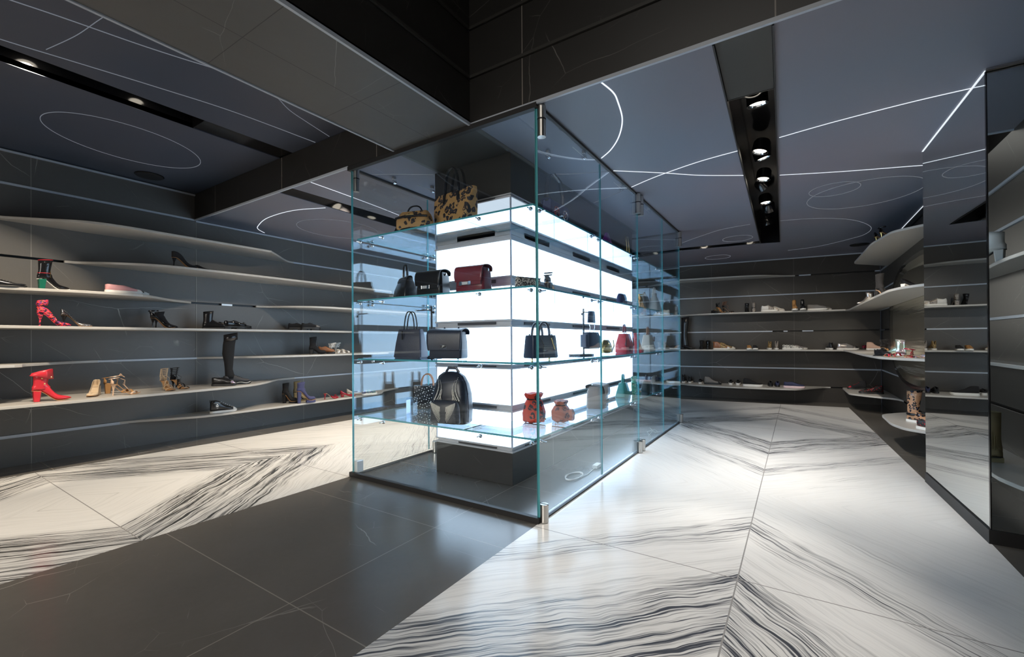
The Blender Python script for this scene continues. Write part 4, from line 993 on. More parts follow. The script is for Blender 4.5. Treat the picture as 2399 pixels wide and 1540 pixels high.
M['blush'] = leather('blush_suede', (.62, .40, .30), .85); M['grey_felt'] = leather('grey_canvas', (.20, .19, .18), .9); M['maroon'] = mat('maroon_patent', (.12, .005, .02), .2)
M['blue'] = mat('royal_blue_lining', (.01, .09, .62), .5); M['brown_leather'] = leather('brown_leather', (.28, .11, .045), .35)
M['silver_leather'] = mat('silver_leather', (.55, .50, .48), .25, .8); M['navy'] = mat('navy_mesh', (.02, .025, .07), .7); M['pale_pink'] = mat('pale_pink_rubber', (.66, .50, .52), .5)
M['white_leather'] = leather('white_leather', (.70, .67, .62), .4); M['burg'] = leather('burgundy_leather', (.20, .035, .05), .22)
M['leo'] = leopard('leopard_print', (.46, .27, .10), (.30, .14, .05), (.015, .014, .02), 24, .6); M['leo_s'] = leopard('small_leopard_print', (.42, .27, .10), (.3, .15, .05), (.012, .01, .01), 90, .5)
M['leo_p'] = leopard('patent_leopard_print', (.42, .24, .14), (.10, .13, .25), (.01, .01, .015), 30, .08)
M['snake'] = leopard('snake_print', (.42, .36, .31), (.28, .22, .18), (.03, .025, .02), 120, .4); M['zebra'] = leopard('zebra_hair', (.65, .62, .56), (.65, .62, .56), (.02, .02, .02), 60, .8)
M['redleo'] = leopard('red_leopard_print', (.60, .05, .025), (.66, .08, .03), (.02, .012, .03), 24, .7); M['pinkleo'] = leopard('faded_red_leopard_print', (.62, .22, .16), (.55, .30, .18), (.18, .10, .12), 26, .7)
M['floral'] = glitter('red_floral_print', [(.62, .02, .03), (.75, .05, .08), (.03, .005, .03), (.7, .10, .06), (.18, .02, .16), (.02, .005, .02)], 110, 0, .6)
M['glit'] = glitter('silver_glitter', [(.6, .6, .6), (.15, .14, .16), (.8, .76, .7), (.3, .3, .33), (.02, .02, .03)], 380)
M['jewel'] = glitter('jewelled_crystals', [(.8, .8, .85), (.5, .05, .08), (.75, .75, .8), (.1, .15, .5), (.7, .5, .3), (.9, .9, .9), (.3, .35, .4)], 160, .5, .1)
M['ruby'] = glitter('ruby_crystals', [(.5, .01, .04), (.7, .05, .1), (.8, .6, .4), (.3, .0, .03)], 150, .5, .1)
M['holo'] = glitter('iridescent_film', [(.6, .62, .5), (.45, .6, .5), (.6, .5, .55), (.5, .55, .45)], 25, .7, .12)
M['white_stud'] = glitter('white_studded_leather', [(.75, .72, .68), (.72, .7, .66), (.4, .33, .25), (.8, .78, .74)], 130, .1, .4)
M['sparse'] = glitter('black_with_red_studs', [(.01, .01, .01)]*7+[(.4, .01, .02)], 130, .0, .5)
M['emerald'] = glitter('green_sequins', [(.03, .3, .15), (.1, .5, .3), (.6, .7, .6), (.02, .2, .12)], 150, .2, .2)
# ================================================================== shoes in place
# -- left wall, fourth level
r, L, H, rg = boot('blackboot_green', 'glossy black ankle boot with green block heel and red piping, upper left shelf', 'patent', heel=.085, hm='green_croc', H=.255, solem='white_rubber', flare=1.2)
MB().tube([(p[0], p[1]*1.03, p[2]+.003) for p in rg[3]], .0022, 6, 1, True).obj('red_piping', 'red_leather', r, True)
MB().tube([(p[0], p[1]*1.01, p[2]) for p in rg[-1]], .0025, 6, 1, True).obj('top_piping', 'red_leather', r, True)
MB().box(.075, .079, -.0355, -.034, .10, .16).obj('zip', 'gold', r)
sneaker('edge_shoe', 'black shoe toe cut off by the left picture edge', 'black_leather', 'dark_rubber', H=.06, Lo=.26, st=.012)
sneaker('pink_slip', 'pale pink leather slip-on with thick white sole', 'pink', slip=True, toe='white_rubber', H=.088, st=.028)
sneaker('pink_slip2', 'black and white slip-on standing behind the pink one', 'black_leather', slip=True, toe='white_rubber', H=.075, st=.028)
heelshoe('black_pump_hi', 'black suede court shoe with pale arch lining on the upper left shelf', 'black_suede', heel=.095, sl='white_rubber', closed=True, hm='black_suede', Lo=.23)
loafer('black_oxford', 'flat black pointed lace-up with a jewelled toe beside the suede court shoe', 'black_suede', st=.012, wp='point', lc='black_suede', toe=None, H=.075)
# -- eye-level shelf
r = heelshoe('floral', 'red floral high-heeled sandal with an ankle cuff', 'floral', name='sandal', heel=.105, closed=True, lining='floral', hm='floral', Lo=.21)
MB().loft([[(.034+rx*cos(a), ry*sin(a), z_+.006*cos(a)) for a in [2*pi*k/24 for k in range(24)]] for z_, rx, ry in ((.175, .033, .026), (.195, .036, .029), (.225, .038, .031))], True, False).obj('ankle_cuff', 'floral', r, True, solid=.003)
MB().tube([(.004, 0, .15), (.0, 0, .18), (.002, 0, .2)], .003, 6, 3).obj('back_band', 'floral', r, True)
heelshoe('glitter', 'silver glitter pointed pump with a black stiletto heel', 'glit', heel=.105, hm='black_leather', Lo=.21)
heelshoe('dark_pump', 'shiny black pointed pump with green arch, front one of two', 'patent', heel=.100, strap='black_leather', sl='green_croc', Lo=.21)
boot('dark_shootie', 'black suede low-cut bootie behind the shiny black pump', 'black_suede', heel=.10, kind='stiletto', H=.175, Lo=.21)
boot('chelsea', 'black leather ankle boot with a polished toe next to the loafers', 'black_leather', flat=True, wp='round', H=.20, solem='dark_rubber', Lo=.24)
loafer('brogue_a', 'black slip-on loafer tucked behind the polished ankle boot', 'black_leather', H=.10, Lo=.22)
loafer('creeper_loafer', 'black thick-soled loafer with a metal-trimmed sole', 'patent', H=.11, st=.036, lc='black_leather', Lo=.24)
loafer('tassel_loafer', 'black slim tassel loafer at the right end of the loafer row', 'black_leather', H=.085, st=.018, tassel='black_leather', Lo=.23)
loafer('creeper1', 'left of the pair of chunky black suede platform lace-ups', 'black_suede', H=.112, st=.045, lc='black_suede', Lo=.24)
loafer('creeper2', 'right one of the chunky black lace-ups, with a grey toe', 'black_suede', H=.112, st=.045, lc='black_suede', toe='grey_felt', Lo=.24)
# -- sixth level
boot('lace_boot', 'tall black lace-up boot with tan brogue toe', 'black_suede', heel=.06, kind='block', wp='round', H=.235, lc='black_leather', Lo=.22, hm='dark_rubber')[0]
loafer('brogue2', 'tan and black brogue shoe beside the tall lace-up boot', 'brown_leather', H=.115, st=.022, lc='black_leather', Lo=.22)
for k, t_ in (('white_sandal', 'white studded strappy sandal, front one'), ('white_sandal2', 'white studded strappy sandal standing behind the other')):
    sandal(k, t_, 'white_stud', heel=.03, kind='low', ankle=4, straps=((.48, 1.5), (.62, 1.2), (.80, .9)), sl='cream', Lo=.22, sw=.014)
# -- seventh level
r, L, H, rg = boot('red_boot', 'bright red leather ankle boot with folded cuff and block heel', 'red_leather', heel=.09, H=.235, hm='red_leather', solem='tan_lining', flare=1.15, Lo=.235)
cf = MB(); top_ = rg[-1]; N = len(top_); rgs = []
for s_, dz in ((1.0, .004), (1.12, .022), (1.24, .012), (1.30, -.030)):
    cx = sum(p[0] for p in top_)/N
    rgs.append([(cx+(p[0]-cx)*s_+.004*sin(3*i*2*pi/N)*(s_-1)*8, p[1]*s_, p[2]+dz+.020*(s_-1)*4*cos(2*pi*i/N)*(-1 if dz < 0 else 1)) for i, p in enumerate(top_)])
cf.loft(rgs, True, False).obj('folded_cuff', 'red_leather', r, True, solid=.002)
for q in ((.075, -.041, .150), (.060, -.044, .198)): MB().ball(q, .006, 10, (1, .5, 1)).obj('stud', 'gold', r, True)
MB().ball((.115, -.045, .205), .006, 10, (1, .5, 1)).obj('stud', 'gold', r, True)
heelshoe('suede_pump', 'beige suede wedge pump with brown lining facing the room', 'beige_suede', heel=.085, kind='low', wp='round', H=.15, hm='beige_suede')
sandal('tan_block', 'tan suede block-heeled sandal seen from behind', 'tan_suede', heel=.095, kind='block', ankle=1, lace='tan_suede', Lo=.22, hm='tan_suede')
r = sandal('nude_sandal', 'nude patent stiletto sandal with thin tied laces', 'nude', heel=.10, ankle=2, straps=((.78, .8),), lace='nude', wp='point', Lo=.215); bow(r, .06, .185, M['nude'], 1.2)
sandal('beige_lace', 'beige ghillie lace-up heeled sandal with loose laces', 'beige_suede', heel=.09, ankle=5, lace='beige_suede', straps=((.4, 1.7), (.55, 1.5), (.78, .8)), Lo=.215, sw=.010)
sandal('black_lace', 'black ghillie lace-up heeled sandal beside the beige one', 'black_suede', heel=.09, ankle=5, lace='black_leather', straps=((.4, 1.7), (.55, 1.5), (.78, .8)), Lo=.215, sw=.010)
sneaker('blue_sneaker', 'black slip-on sneaker with bright blue lining and jewelled toe', 'black_leather', 'dark_rubber', slip=True, toe='jewel', H=.10, Lo=.25)
MB().tube([(.03+.035*cos(a)+.02, .027*sin(a), .098) for a in [2*pi*k/20 for k in range(20)]], .004, 6, 1.6, True).obj('blue_collar', 'blue', r) if False else None
M['char'] = leather('charcoal_mesh', (.045, .045, .05), .7)
r = sneaker('thigh_boot', 'thigh-high black knit boot on a wavy white-edged sneaker sole', 'char', 'dark_rubber', H=.115, Lo=.285, name='thigh_high_boot')
b = MB(); rg = []
for z, cx, rx, ry in ((.07, .075, .050, .036), (.12, .068, .046, .036), (.18, .060, .040, .036), (.26, .060, .046, .042), (.36, .055, .060, .052), (.46, .062, .060, .052), (.56, .078, .062, .054), (.585, .080, .063, .055)):
    rg.append([(cx+rx*cos(2*pi*k/28), ry*sin(2*pi*k/28), z+.022*max(0, z-.5)*8*cos(2*pi*k/28)) for k in range(28)])
b.loft(rg, True, False).obj('knit_shaft', 'black_suede', r, True, solid=.003)
b = MB(); b.loft([[(.078+(x-.078)*1.07, y*1.07, z+dz) for x, y, z in rg[-1]] for dz in (.006, -.075)], True, False).obj('leather_cuff', 'black_leather', r, True, solid=.003)
MB().tube([(.012+(.285-.012)*u, -.0445*cr1(WP['round'], u)*1.08-.0035, .020+.006*sin(u*14)) for u in [i/24 for i in range(25)]], .0032, 6).obj('white_sole_line', 'white_rubber', r, True)
# -- lowest level
r = sneaker('hightop', 'black leather high-top sneaker with white sole and white lettering', 'black_leather', H=.150, toe='white_rubber', lc='black_suede', tab='black_leather', Lo=.272, st=.026)
def text(body, size, parent, mt, loc, rot, ext=.0006, name='lettering'):
    cu = bpy.data.curves.new(name, 'FONT'); cu.body = body; cu.size = size; cu.extrude = ext; cu.align_x = 'CENTER'
    t_ = bpy.data.objects.new(name+'_tmp', cu); COL.objects.link(t_); bpy.context.view_layer.update()
    me = bpy.data.meshes.new_from_object(t_.evaluated_get(bpy.context.evaluated_depsgraph_get())); bpy.data.objects.remove(t_)
    o = bpy.data.objects.new(name, me); COL.objects.link(o); me.materials.clear(); me.materials.append(M[mt]); o.parent = parent; o.location = loc; o.rotation_euler = rot
    return o
text('MOSCHINO', .0135, r, 'white_rubber', (.062, -.0375, .112), (pi/2, 0, 0))
b = MB(); b.cyl((.062, -.0335, .100), (.062, -.0352, .100), .008, 14); b.box(.053, .071, -.036, -.034, .072, .089); b.box(.049, .055, -.036, -.034, .076, .094); b.box(.069, .075, -.036, -.034, .076, .094); b.obj('white_emblem', 'white_rubber', r)
text('TOY', .009, r, 'white_rubber', (.062, -.0395, .055), (pi/2, 0, 0))
for i in range(6): MB().ball((.105+.021*i, -.028-.001*i, .128-.013*i), .0042, 8, (1, .6, 1)).obj('eyelet', 'chrome', r, True)
boot('black_block', 'black suede block-heeled ankle boot on the lowest left shelf', 'black_suede', heel=.10, plat=.02, wp='round', H=.265, solem='tan_lining', kind='block')
boot('olive_block', 'olive suede ankle boot standing between a black and a navy one', 'olive', heel=.10, plat=.02, wp='round', H=.275, kind='block')
boot('navy_block', 'navy suede platform ankle boot with a high block heel', 'navy_suede', heel=.125, plat=.03, wp='round', H=.275, solem='tan_lining', kind='block', Lo=.235)
heelshoe('red_mule', 'dark red patent heeled mule with a bow', 'darkred', name='mule', heel=.085, mule=True, bowm='darkred', lining='nude', Lo=.205)
heelshoe('red_flat', 'dark red low-heeled shoe with a white and red bow', 'darkred', heel=.035, kind='block', wp='round', bowm='white_leather', lining='nude', Lo=.22, H=.09)
heelshoe('beige_flat', 'beige low-heeled shoe with a bow behind the dark red one', 'cream', heel=.035, kind='block', wp='round', bowm='cream', Lo=.22, H=.09)
sneaker('floral_sneaker', 'white-soled slip-on with blue and green pattern seen through the glass', glitter('blue_green_pattern', [(.02, .03, .1), (.05, .07, .2), (.02, .2, .08), (.5, .4, .35)], 60, 0, .6), slip=True, H=.085)
# -- back wall, fourth level
loafer('r4_ring', 'small black open shoe with a gold ring, first on the back shelf', 'black_leather', st=.012, Lo=.22, H=.06, tassel='gold')
sandal('r4_strap1', 'black strappy heeled sandal with gold edges on the back wall', 'black_leather', heel=.10, ankle=2, hm='gold', Lo=.21)
sandal('r4_strap2', 'black heeled sandal with a brown ankle cuff on the back wall', 'black_leather', heel=.09, ankle=4, lace='brown_leather', Lo=.2)
boot('r4_black_bootie', 'black heeled bootie seen from behind on the back wall', 'black_leather', kind='stiletto', heel=.08, H=.165, Lo=.22)
boot('r4_snake_bootie', 'snake-print heeled bootie seen from behind', 'snake', kind='block', heel=.07, H=.17, Lo=.22, flare=.8)
sneaker('r4_runner', 'beige runner with snake-print side on the back wall', 'white_leather', H=.115, panel='snake', lc='white_rubber', toe='cream')
sneaker('r4_runner2', 'second beige runner half hidden behind the first', 'white_leather', H=.10, lc='white_rubber', Lo=.25)
boot('r4_tan_boot', 'tan suede ankle boot on a white sole, toe to the room', 'tan_suede', flat=True, wp='round', H=.175, Lo=.24, flare=.8)
boot('r4_black_boot', 'black ankle boot on a white sole beside the tan one', 'black_leather', flat=True, wp='round', H=.178, Lo=.24, flare=.8)
sneaker('r4_grey_slip', 'grey canvas slip-on with a white sole, front one', 'grey_felt', slip=True, H=.098, Lo=.285)
sneaker('r4_grey_slip2', 'grey canvas slip-on standing behind its twin', 'grey_felt', slip=True, H=.09, Lo=.26)
# -- back wall, sixth level
boot('r6_tall', 'tall black leather boot at the left end of the back shelf', 'black_leather', name='knee_boot', flat=False, heel=.03, kind='low', wp='point', H=.60, flare=1.35, Lo=.26, W=.044)
boot('r6_boot1', 'black suede ankle boot seen from behind, left of two', 'black_suede', heel=.05, H=.165, Lo=.24)
boot('r6_boot2', 'black patent ankle boot seen from behind, right of two', 'patent', heel=.05, H=.158, Lo=.24)
sneaker('r6_hitop_tan', 'tan and leopard high-top with white sole on the back wall', 'brown_leather', H=.145, panel='leo_s', toe='white_rubber', tab='tan_suede', Lo=.285)
sneaker('r6_hitop_tan2', 'leopard high-top half hidden behind the tan one', 'leo_s', H=.13, toe='white_rubber', Lo=.27)
sneaker('r6_cap_tan', 'tan slip-on with a small badge, toe to the room', 'tan_suede', slip=True, H=.085, Lo=.24)
sneaker('r6_cap_black', 'black slip-on with white lettering, toe to the room', 'black_suede', slip=True, H=.085, Lo=.24)
sneaker('r6_leopard', 'leopard high-top with a white sole seen from behind', 'leo_s', H=.15, Lo=.24)
sneaker('r6_snake', 'brown speckled high-top with a white sole seen from behind', 'snake', H=.15, Lo=.24)
sneaker('r6_zebra', 'zebra-print slip-on with a white sole', 'zebra', slip=True, H=.088, toe='silver_leather', Lo=.30)
sneaker('r6_silver', 'grey metallic sneaker behind the zebra slip-on', 'silver_leather', H=.09, Lo=.26)
sneaker('r6_black_hi', 'black high-top with white sole next to the grey sneaker', 'black_leather', H=.125, Lo=.24)
sneaker('r6_grey_sneak', 'grey metallic sneaker with black laces and a blue heel', 'silver_leather', H=.115, toe='black_leather', panel='grey_felt', Lo=.288)
loafer('r6_maroon', 'maroon patent shoe near the back right corner', 'maroon', st=.02, Lo=.22, H=.08)
sneaker('r6_pink', 'pale pink knitted sneaker in the back right corner', 'blush', H=.13, Lo=.24)
# -- back wall, lowest level
sneaker('r8_a', 'black sneaker with bright eyelets and white sole, first on the lowest shelf', 'black_leather', H=.165, lc='chrome', Lo=.25)
sneaker('r8_b', 'second black sneaker with bright eyelets on the lowest shelf', 'black_leather', H=.135, lc='chrome', Lo=.25)
sneaker('r8_c', 'low black sneaker with bright laces before the dark grey high-top', 'black_leather', H=.085, lc='chrome', Lo=.25)
sneaker('r8_hitop', 'dark grey high-top sneaker with a silver swoosh of trim', 'grey_felt', 'dark_rubber', H=.14, Lo=.285, toe='black_leather')
sneaker('r8_d', 'black sneaker on a chunky white sole, left of a pair', 'black_suede', H=.095, st=.036, Lo=.25)
sneaker('r8_e', 'black sneaker on a chunky white sole, right of a pair', 'black_suede', H=.095, st=.036, Lo=.25)
sneaker('r8_white', 'big black high-top with a thick white sole side on', 'black_suede', H=.145, st=.038, Lo=.30)
sneaker('r8_f', 'dark sneaker with a white stripe, left of a pair', 'black_suede', 'dark_rubber', H=.10, Lo=.25)
sneaker('r8_g', 'dark sneaker with a white stripe, right of a pair', 'navy', 'dark_rubber', H=.10, Lo=.25)
sneaker('r8_navy', 'navy mesh runner with a pale pink sole', 'navy', 'pale_pink', H=.11, st=.034, Lo=.30)
# -- right corner
sneaker('rc_redblack', 'black sneaker with red toe and red laces in the low corner', 'black_suede', 'dark_rubber', H=.14, toe='red_leather', lc='red_leather', Lo=.25)
sneaker('rc_studs', 'flat black sneaker with red spikes in the low corner', 'sparse', 'dark_rubber', H=.13, Lo=.29)
boot('rc_silver_boot', 'silver ankle boot on the jutting corner shelf', 'silver_leather', heel=.05, H=.16, Lo=.20)
r, L, H, rg = boot('rc_stud_boot', 'black suede boot with a studded block heel by the mirror column', 'black_suede', heel=.10, H=.29, Lo=.24, solem='nude')
for i in range(5): MB().ball((.012, -.028, .015+.017*i), .005, 8, (.5, .6, 1)).obj('heel_stud', 'chrome', r, True)
heelshoe('rc_patent', 'black patent shoe with gold buckle beside the mirror column', 'patent', heel=.05, kind='block', wp='round', H=.1, hm='white_rubber', lining='white_leather', Lo=.23)
sandal('rc_gold1', 'black sandal with a sculpted gold heel on the topmost right shelf', 'black_leather', heel=.09, hm='gold', ankle=1, Lo=.2)
sandal('rc_gold2', 'lower black sandal with gold heel at the shelf tip', 'black_leather', heel=.07, hm='gold', ankle=0, Lo=.2)
sandal('rc_blacklace', 'black strappy lace sandal before the metal panel', 'black_suede', heel=.07, kind='block', ankle=3, lace='black_suede', straps=((.4, 1.6), (.6, 1.3), (.8, .9)), Lo=.21)
loafer('rc_blackbow', 'black flat shoe beside the pale pink sneaker', 'black_leather', st=.014, Lo=.2, H=.08, tassel='black_leather')
boot('rc_clear', 'iridescent pointed boot covered with crystals', 'holo', heel=.02, kind='low', H=.17, hm='jewel', flare=1.0, Lo=.23)
sandal('rc_redjewel', 'ruby crystal sandal in front of the iridescent shoe', 'ruby', heel=.02, kind='low', ankle=1, straps=((.5, 1.2), (.7, 1), (.84, .9)), Lo=.22)
heelshoe('rc_jewelflat', 'flat shoe with a crystal toe strap next to the mirror column', 'jewel', heel=.012, kind='low', mule=True, lining='nude', Lo=.24)
r, L, H, rg = boot('rl_leopard', 'glossy leopard rain boot on a white sole by the mirror column', 'leo_p', flat=True, wp='round', H=.31, Lo=.27, flare=1.3)
MB().tube([(p[0], p[1]*1.04, p[2]) for p in rg[2]], .006, 8, 2.0, True).obj('strap', 'patent', r, True)
MB().tube([(p[0], p[1]*1.02, p[2]) for p in rg[-1]], .004, 8, 1, True).obj('top_rim', 'black_leather', r, True)
sneaker('rl_black', 'black sparkling sneaker on a white sole before the leopard boot', 'sparse', H=.10, Lo=.26)
# shoes seen in the column mirror
PL['fringe'] = (2.43, .26, LV[7]+.012, 180, .24, .33); PL['white_m'] = (2.43, .36, LV[3]+.012, 200, .22, .2)
r, L, H, rg = boot('fringe', 'olive suede boot with a long fringe reflected in the column', 'olive', heel=.03, kind='low', wp='round', H=.33, flare=1.25, W=.05, Lo=.26)
cxx = sum(p[0] for p in rg[-1])/len(rg[-1])
for i in range(26):
    a = 2*pi*i/26; x, y = cxx+.064*cos(a), .050*sin(a)
    MB().box(-.0045, .0045, -.001, .001, -.15-.02*(i % 3), 0).obj('fringe', 'olive', r).matrix_local = Matrix.Translation((x, y, .27)) @ Matrix.Rotation(a+pi/2, 4, 'Z')
boot('white_m', 'pale grey heeled boot reflected at the left side of the column mirror', 'white_leather', heel=.08, H=.2, Lo=.22)
# ================================================================== bags
def rrect(w_, d_, r_, z, n=5, cx=0, cy=0):
    P = []
    r_ = min(r_, w_/2*.99, d_/2*.99)
    for (sx_, sy_, a0) in ((1, 1, 0), (-1, 1, pi/2), (-1, -1, pi), (1, -1, 1.5*pi)):
        for k in range(n+1):
            a = a0+pi/2*k/n; P.append((cx+sx_*(w_/2-r_)+r_*cos(a), cy+sy_*(d_/2-r_)+r_*sin(a), z))
    return P
def bag_body(prof, r_=.012):
    """prof: (z, width, depth[, cy])"""
    b = MB(); rg = []
    for q in prof: rg.append(rrect(q[1], q[2], r_, q[0], 4, 0, q[3] if len(q) > 3 else 0))
    return b.loft(rg, True, True)
def handle(par, w_, h, z, y, m, r_=.006, x0=0, flat=1.6, name='handle', lean=0, n=18, tall=1.0):
    pts = [(x0-w_/2*math.copysign(abs(cos(a))**.8, cos(a)), y+lean*sin(a), z+h*sin(a)) for a in [pi*k/n for k in range(n+1)]]
    return MB().tube(pts, r_, 8, flat, False, (0, 1, 0)).obj(name, m, par, True)
M['stud'] = mat('pale_polished_studs', (.80, .76, .68), .3, .4)
def studs(par, pts, m='stud', name='studs'):
    b = MB()
    for x, y, z, r_ in pts:
        n = 8; rings_ = [[(x+r_*cos(2*pi*k/n), y, z+r_*sin(2*pi*k/n)) for k in range(n)], [(x+r_*.7*cos(2*pi*k/n), y-r_*.5, z+r_*.7*sin(2*pi*k/n)) for k in range(n)]]
        b.loft(rings_, True, True)
    o = b.obj(name, m, par, True); o['kind'] = 'stuff'; return o
BSC = {'leo_tote': 1.2, 'leo_satchel': 1.12, 'black_flap': 1.22, 'burg_flap': 1.22, 'big_flap': 1.08, 'blue_tote': 1.12, 'redleo1': 1.25, 'redleo2': 1.22, 'taupe': 1.15, 'green_bag': 1.15, 'red_bag': 1.15, 'cream_tote': 1.15, 'cream_bow': 1.2, 'backpack': 1.08, 'gold_bag': 1.3}
BMV = {'leo_satchel': (-.08, -.08), 'leo_tote': (-.17, .04), 'burg_flap': (.06, 0), 'grey_dark': (0, -.13), 'trapeze': (-.13, .05), 'backpack': (.03, -.06), 'black_flap': (0, .0), 'redleo1': (-.04, .0), 'redleo2': (.02, .02)}
def bag(key, name, label, grp=None, drot=0, cat='bag'):
    x, y, z, hd, L, H = PL[key]; dx, dy = BMV.get(key, (0, 0)); return root(name, label, cat, (x+dx, y+dy, z+.0005), radians(hd+drot), grp, BSC.get(key, 1))
def flap(par, w_, d_, ztop, drop, m, round_=.02, front_y=None, bulge=.012, over=.006):
    """flap from the back top edge over the front"""
    fy = -(d_/2+over) if front_y is None else front_y
    prof = [(d_/2-.004, ztop-.02), (d_/2-.002, ztop+.002), (d_*.25, ztop+bulge), (-d_*.1, ztop+bulge), (fy+.012, ztop+.002), (fy, ztop-.02), (fy-.003, ztop-drop*.6), (fy-.001, ztop-drop)]
    P = smooth_path(prof, 5); rg = []; n = len(P)
    for i, (y, z) in enumerate(P):
        k = 1.0; e = (i-(n-8))/8
        if e > 0: k = 1-.10*e*e
        rg.append([(x*k, y, z+(0 if e < 0 else .0)) for x in [-w_/2, -w_/2*.9, -w_/4, 0, w_/4, w_/2*.9, w_/2]])
    return MB().loft(rg, False, False).obj('flap', m, par, True, solid=.003)
# leopard tote and satchel on the uppermost glass shelf
PL['leo_tote'] = (-.72, .26, 1.947, 0, .26, .4)
r = bag('leo_tote', 'tote_bag', 'large leopard-print tote with black handles on the uppermost glass shelf', None, -8)
bag_body([(0, .27, .12), (.03, .29, .125), (.12, .33, .10), (.20, .36, .07), (.245, .375, .045)], .02).obj('body', 'leo', r, True)
for y, hh in ((-.028, .17), (.028, .18)):
    handle(r, .13, hh, .225, y, 'black_leather', .006, 0, 1.8)
for x in (-.065, .065): MB().box(x-.009, x+.009, -.042, -.030, .175, .235).obj('handle_tab', 'black_leather', r, bevel=.003)
PL['leo_satchel'] = (-1.08, .22, 1.947, 0, .26, .21)
r = bag('leo_satchel', 'satchel_bag', 'leopard-print satchel with dark zipped front beside the big leopard tote', None, 16)
bag_body([(0, .22, .12), (.02, .245, .13), (.07, .25, .12), (.11, .235, .08), (.135, .20, .04)], .035).obj('body', 'leo', r, True)
MB().tube([(-.12, -.05, .085), (-.05, -.066, .09), (.05, -.066, .09), (.12, -.05, .085)], .008, 8, 1).obj('zip_piping', 'black_leather', r, True)
MB().box(-.03, .03, -.071, -.066, .088, .10).obj('gold_bar', 'gold', r)
handle(r, .11, .05, .125, 0, 'black_leather', .005, 0, 1.6)
MB().tube([(-.125, 0, .07), (-.14, -.03, .0), (-.10, -.05, .004), (.0, -.08, .004), (.09, -.07, .004), (.125, 0, .07)], .005, 6, 1.5).obj('shoulder_strap', 'black_leather', r, True)
r = bag('embroid', 'shoulder_bag', 'dark shoulder bag with round colourful embroideries and a wide raised strap')
bag_body([(0, .26, .08), (.01, .275, .085), (.12, .27, .075), (.17, .26, .06)], .015).obj('body', 'navy_suede', r, True)
flap(r, .275, .08, .165, .14, 'navy_suede')
for x, c_ in ((-.07, 'ruby'), (.07, 'jewel')):
    b = MB(); b.tube([(x+.034*cos(a), -.051, .09+.034*sin(a)) for a in [2*pi*k/20 for k in range(20)]], .006, 6, 1, True, (0, 1, 0)); b.cyl((x, -.046, .09), (x, -.053, .09), .016, 14); b.obj('embroidery', c_, r, True)
MB().tube([(-.13, 0, .16), (-.13, 0, .25), (-.09, 0, .36), (.0, .01, .40), (.09, 0, .36), (.13, 0, .25), (.13, 0, .16)], .004, 8, 4, False, (0, 1, 0)).obj('strap', 'black_leather', r, True)
r = bag('purple_clutch', 'clutch_bag', 'small purple clutch with a pink curl on the uppermost shelf')
bag_body([(0, .15, .05), (.10, .15, .045)], .01).obj('body', 'navy_suede', r, True)
MB().tube([(-.02, -.028, .085), (.03, -.028, .075), (.0, -.028, .05), (-.03, -.028, .03), (.02, -.028, .018)], .007, 8).obj('curl', mat('hot_pink', (.6, .04, .25), .3), r, True)
r = bag('purple_shoe', 'pouch_bag', 'bright purple wedge-shaped pouch with a pink oval')
bag_body([(0, .20, .07), (.02, .21, .075), (.10, .13, .05), (.17, .05, .02)], .02).obj('body', mat('purple_satin', (.17, .02, .22), .3), r, True)
MB().ball((0, -.036, .05), .04, 14, (1, .15, 1)).obj('oval_patch', mat('orchid', (.50, .12, .45), .3), r, True)
r = bag('gold_sandal', 'necklace_stand', 'gold necklace hanging on a thin black stand at the far end of the top shelf', cat='display stand')
MB().cyl((0, 0, 0), (0, 0, .008), .05, 20).cyl((0, 0, .008), (0, 0, .30), .004, 8).obj('stand', 'blackm', r, True)
MB().tube([(-.05, 0, .29), (.05, 0, .29)], .003, 6).obj('cross_bar', 'blackm', r)
for x in (-.035, .04): MB().tube([(x, 0, .29), (x+.01, -.01, .2), (x+.02, -.01, .10)], .005, 6).obj('chain', 'gold', r, True)
# second shelf
r = bag('trapeze', 'handbag', 'black trapeze handbag with a single arched handle, left on the second shelf', None, -22)
bag_body([(0, .27, .13), (.01, .28, .135), (.10, .24, .11), (.18, .19, .05), (.19, .18, .035)], .012).obj('body', 'black_leather', r, True)
flap(r, .185, .05, .188, .05, 'black_leather'); handle(r, .085, .11, .192, 0, 'black_leather', .007)
for x in (-.042, .042): MB().box(x-.006, x+.006, -.008, .008, .185, .21).obj('handle_ring', 'chrome', r, bevel=.002)
def satchel_flap(key, nm, label, m, rot=8, w_=.20):
    r = bag(key, nm, label, None, rot)
    bag_body([(0, w_, .10), (.006, w_+.006, .105), (.12, w_-.004, .10), (.148, w_-.02, .08)], .02).obj('body', m, r, True)
    flap(r, w_-.004, .105, .150, .085, m, bulge=.014)
    MB().box(-w_*.36, w_*.44, -.064, -.052, .045, .066).obj('front_strap', m, r, bevel=.002)
    for x in (-.058, .004): MB().box(x, x+.02, -.069, -.061, .044, .067).obj('clasp_plate', 'chrome', r, bevel=.001)
    MB().box(-.037, .003, -.070, -.062, .047, .064).obj('clasp_bar', 'alu2', r, bevel=.001)
    MB().ball((w_/2, -.0, .135), .009, 10, (.6, 1, 1)).obj('side_ring', 'chrome', r, True)
    return r
satchel_flap('black_flap', 'handbag', 'small black flap bag with a silver bar clasp on the second shelf', 'black_leather', 4)
satchel_flap('burg_flap', 'handbag', 'small burgundy flap bag with a silver bar clasp', 'burg', 4)
PL['trapeze'] = PL['trapeze']
r = bag('woven', 'clutch_bag', 'black and ivory woven clutch near the front right corner', None, -25)
bag_body([(0, .20, .05), (.005, .205, .055), (.10, .20, .045), (.112, .195, .03)], .012).obj('body', zig := glitter('woven_zigzag', [(.6, .55, .48), (.02, .02, .02)], 150, 0, .6), r, True)
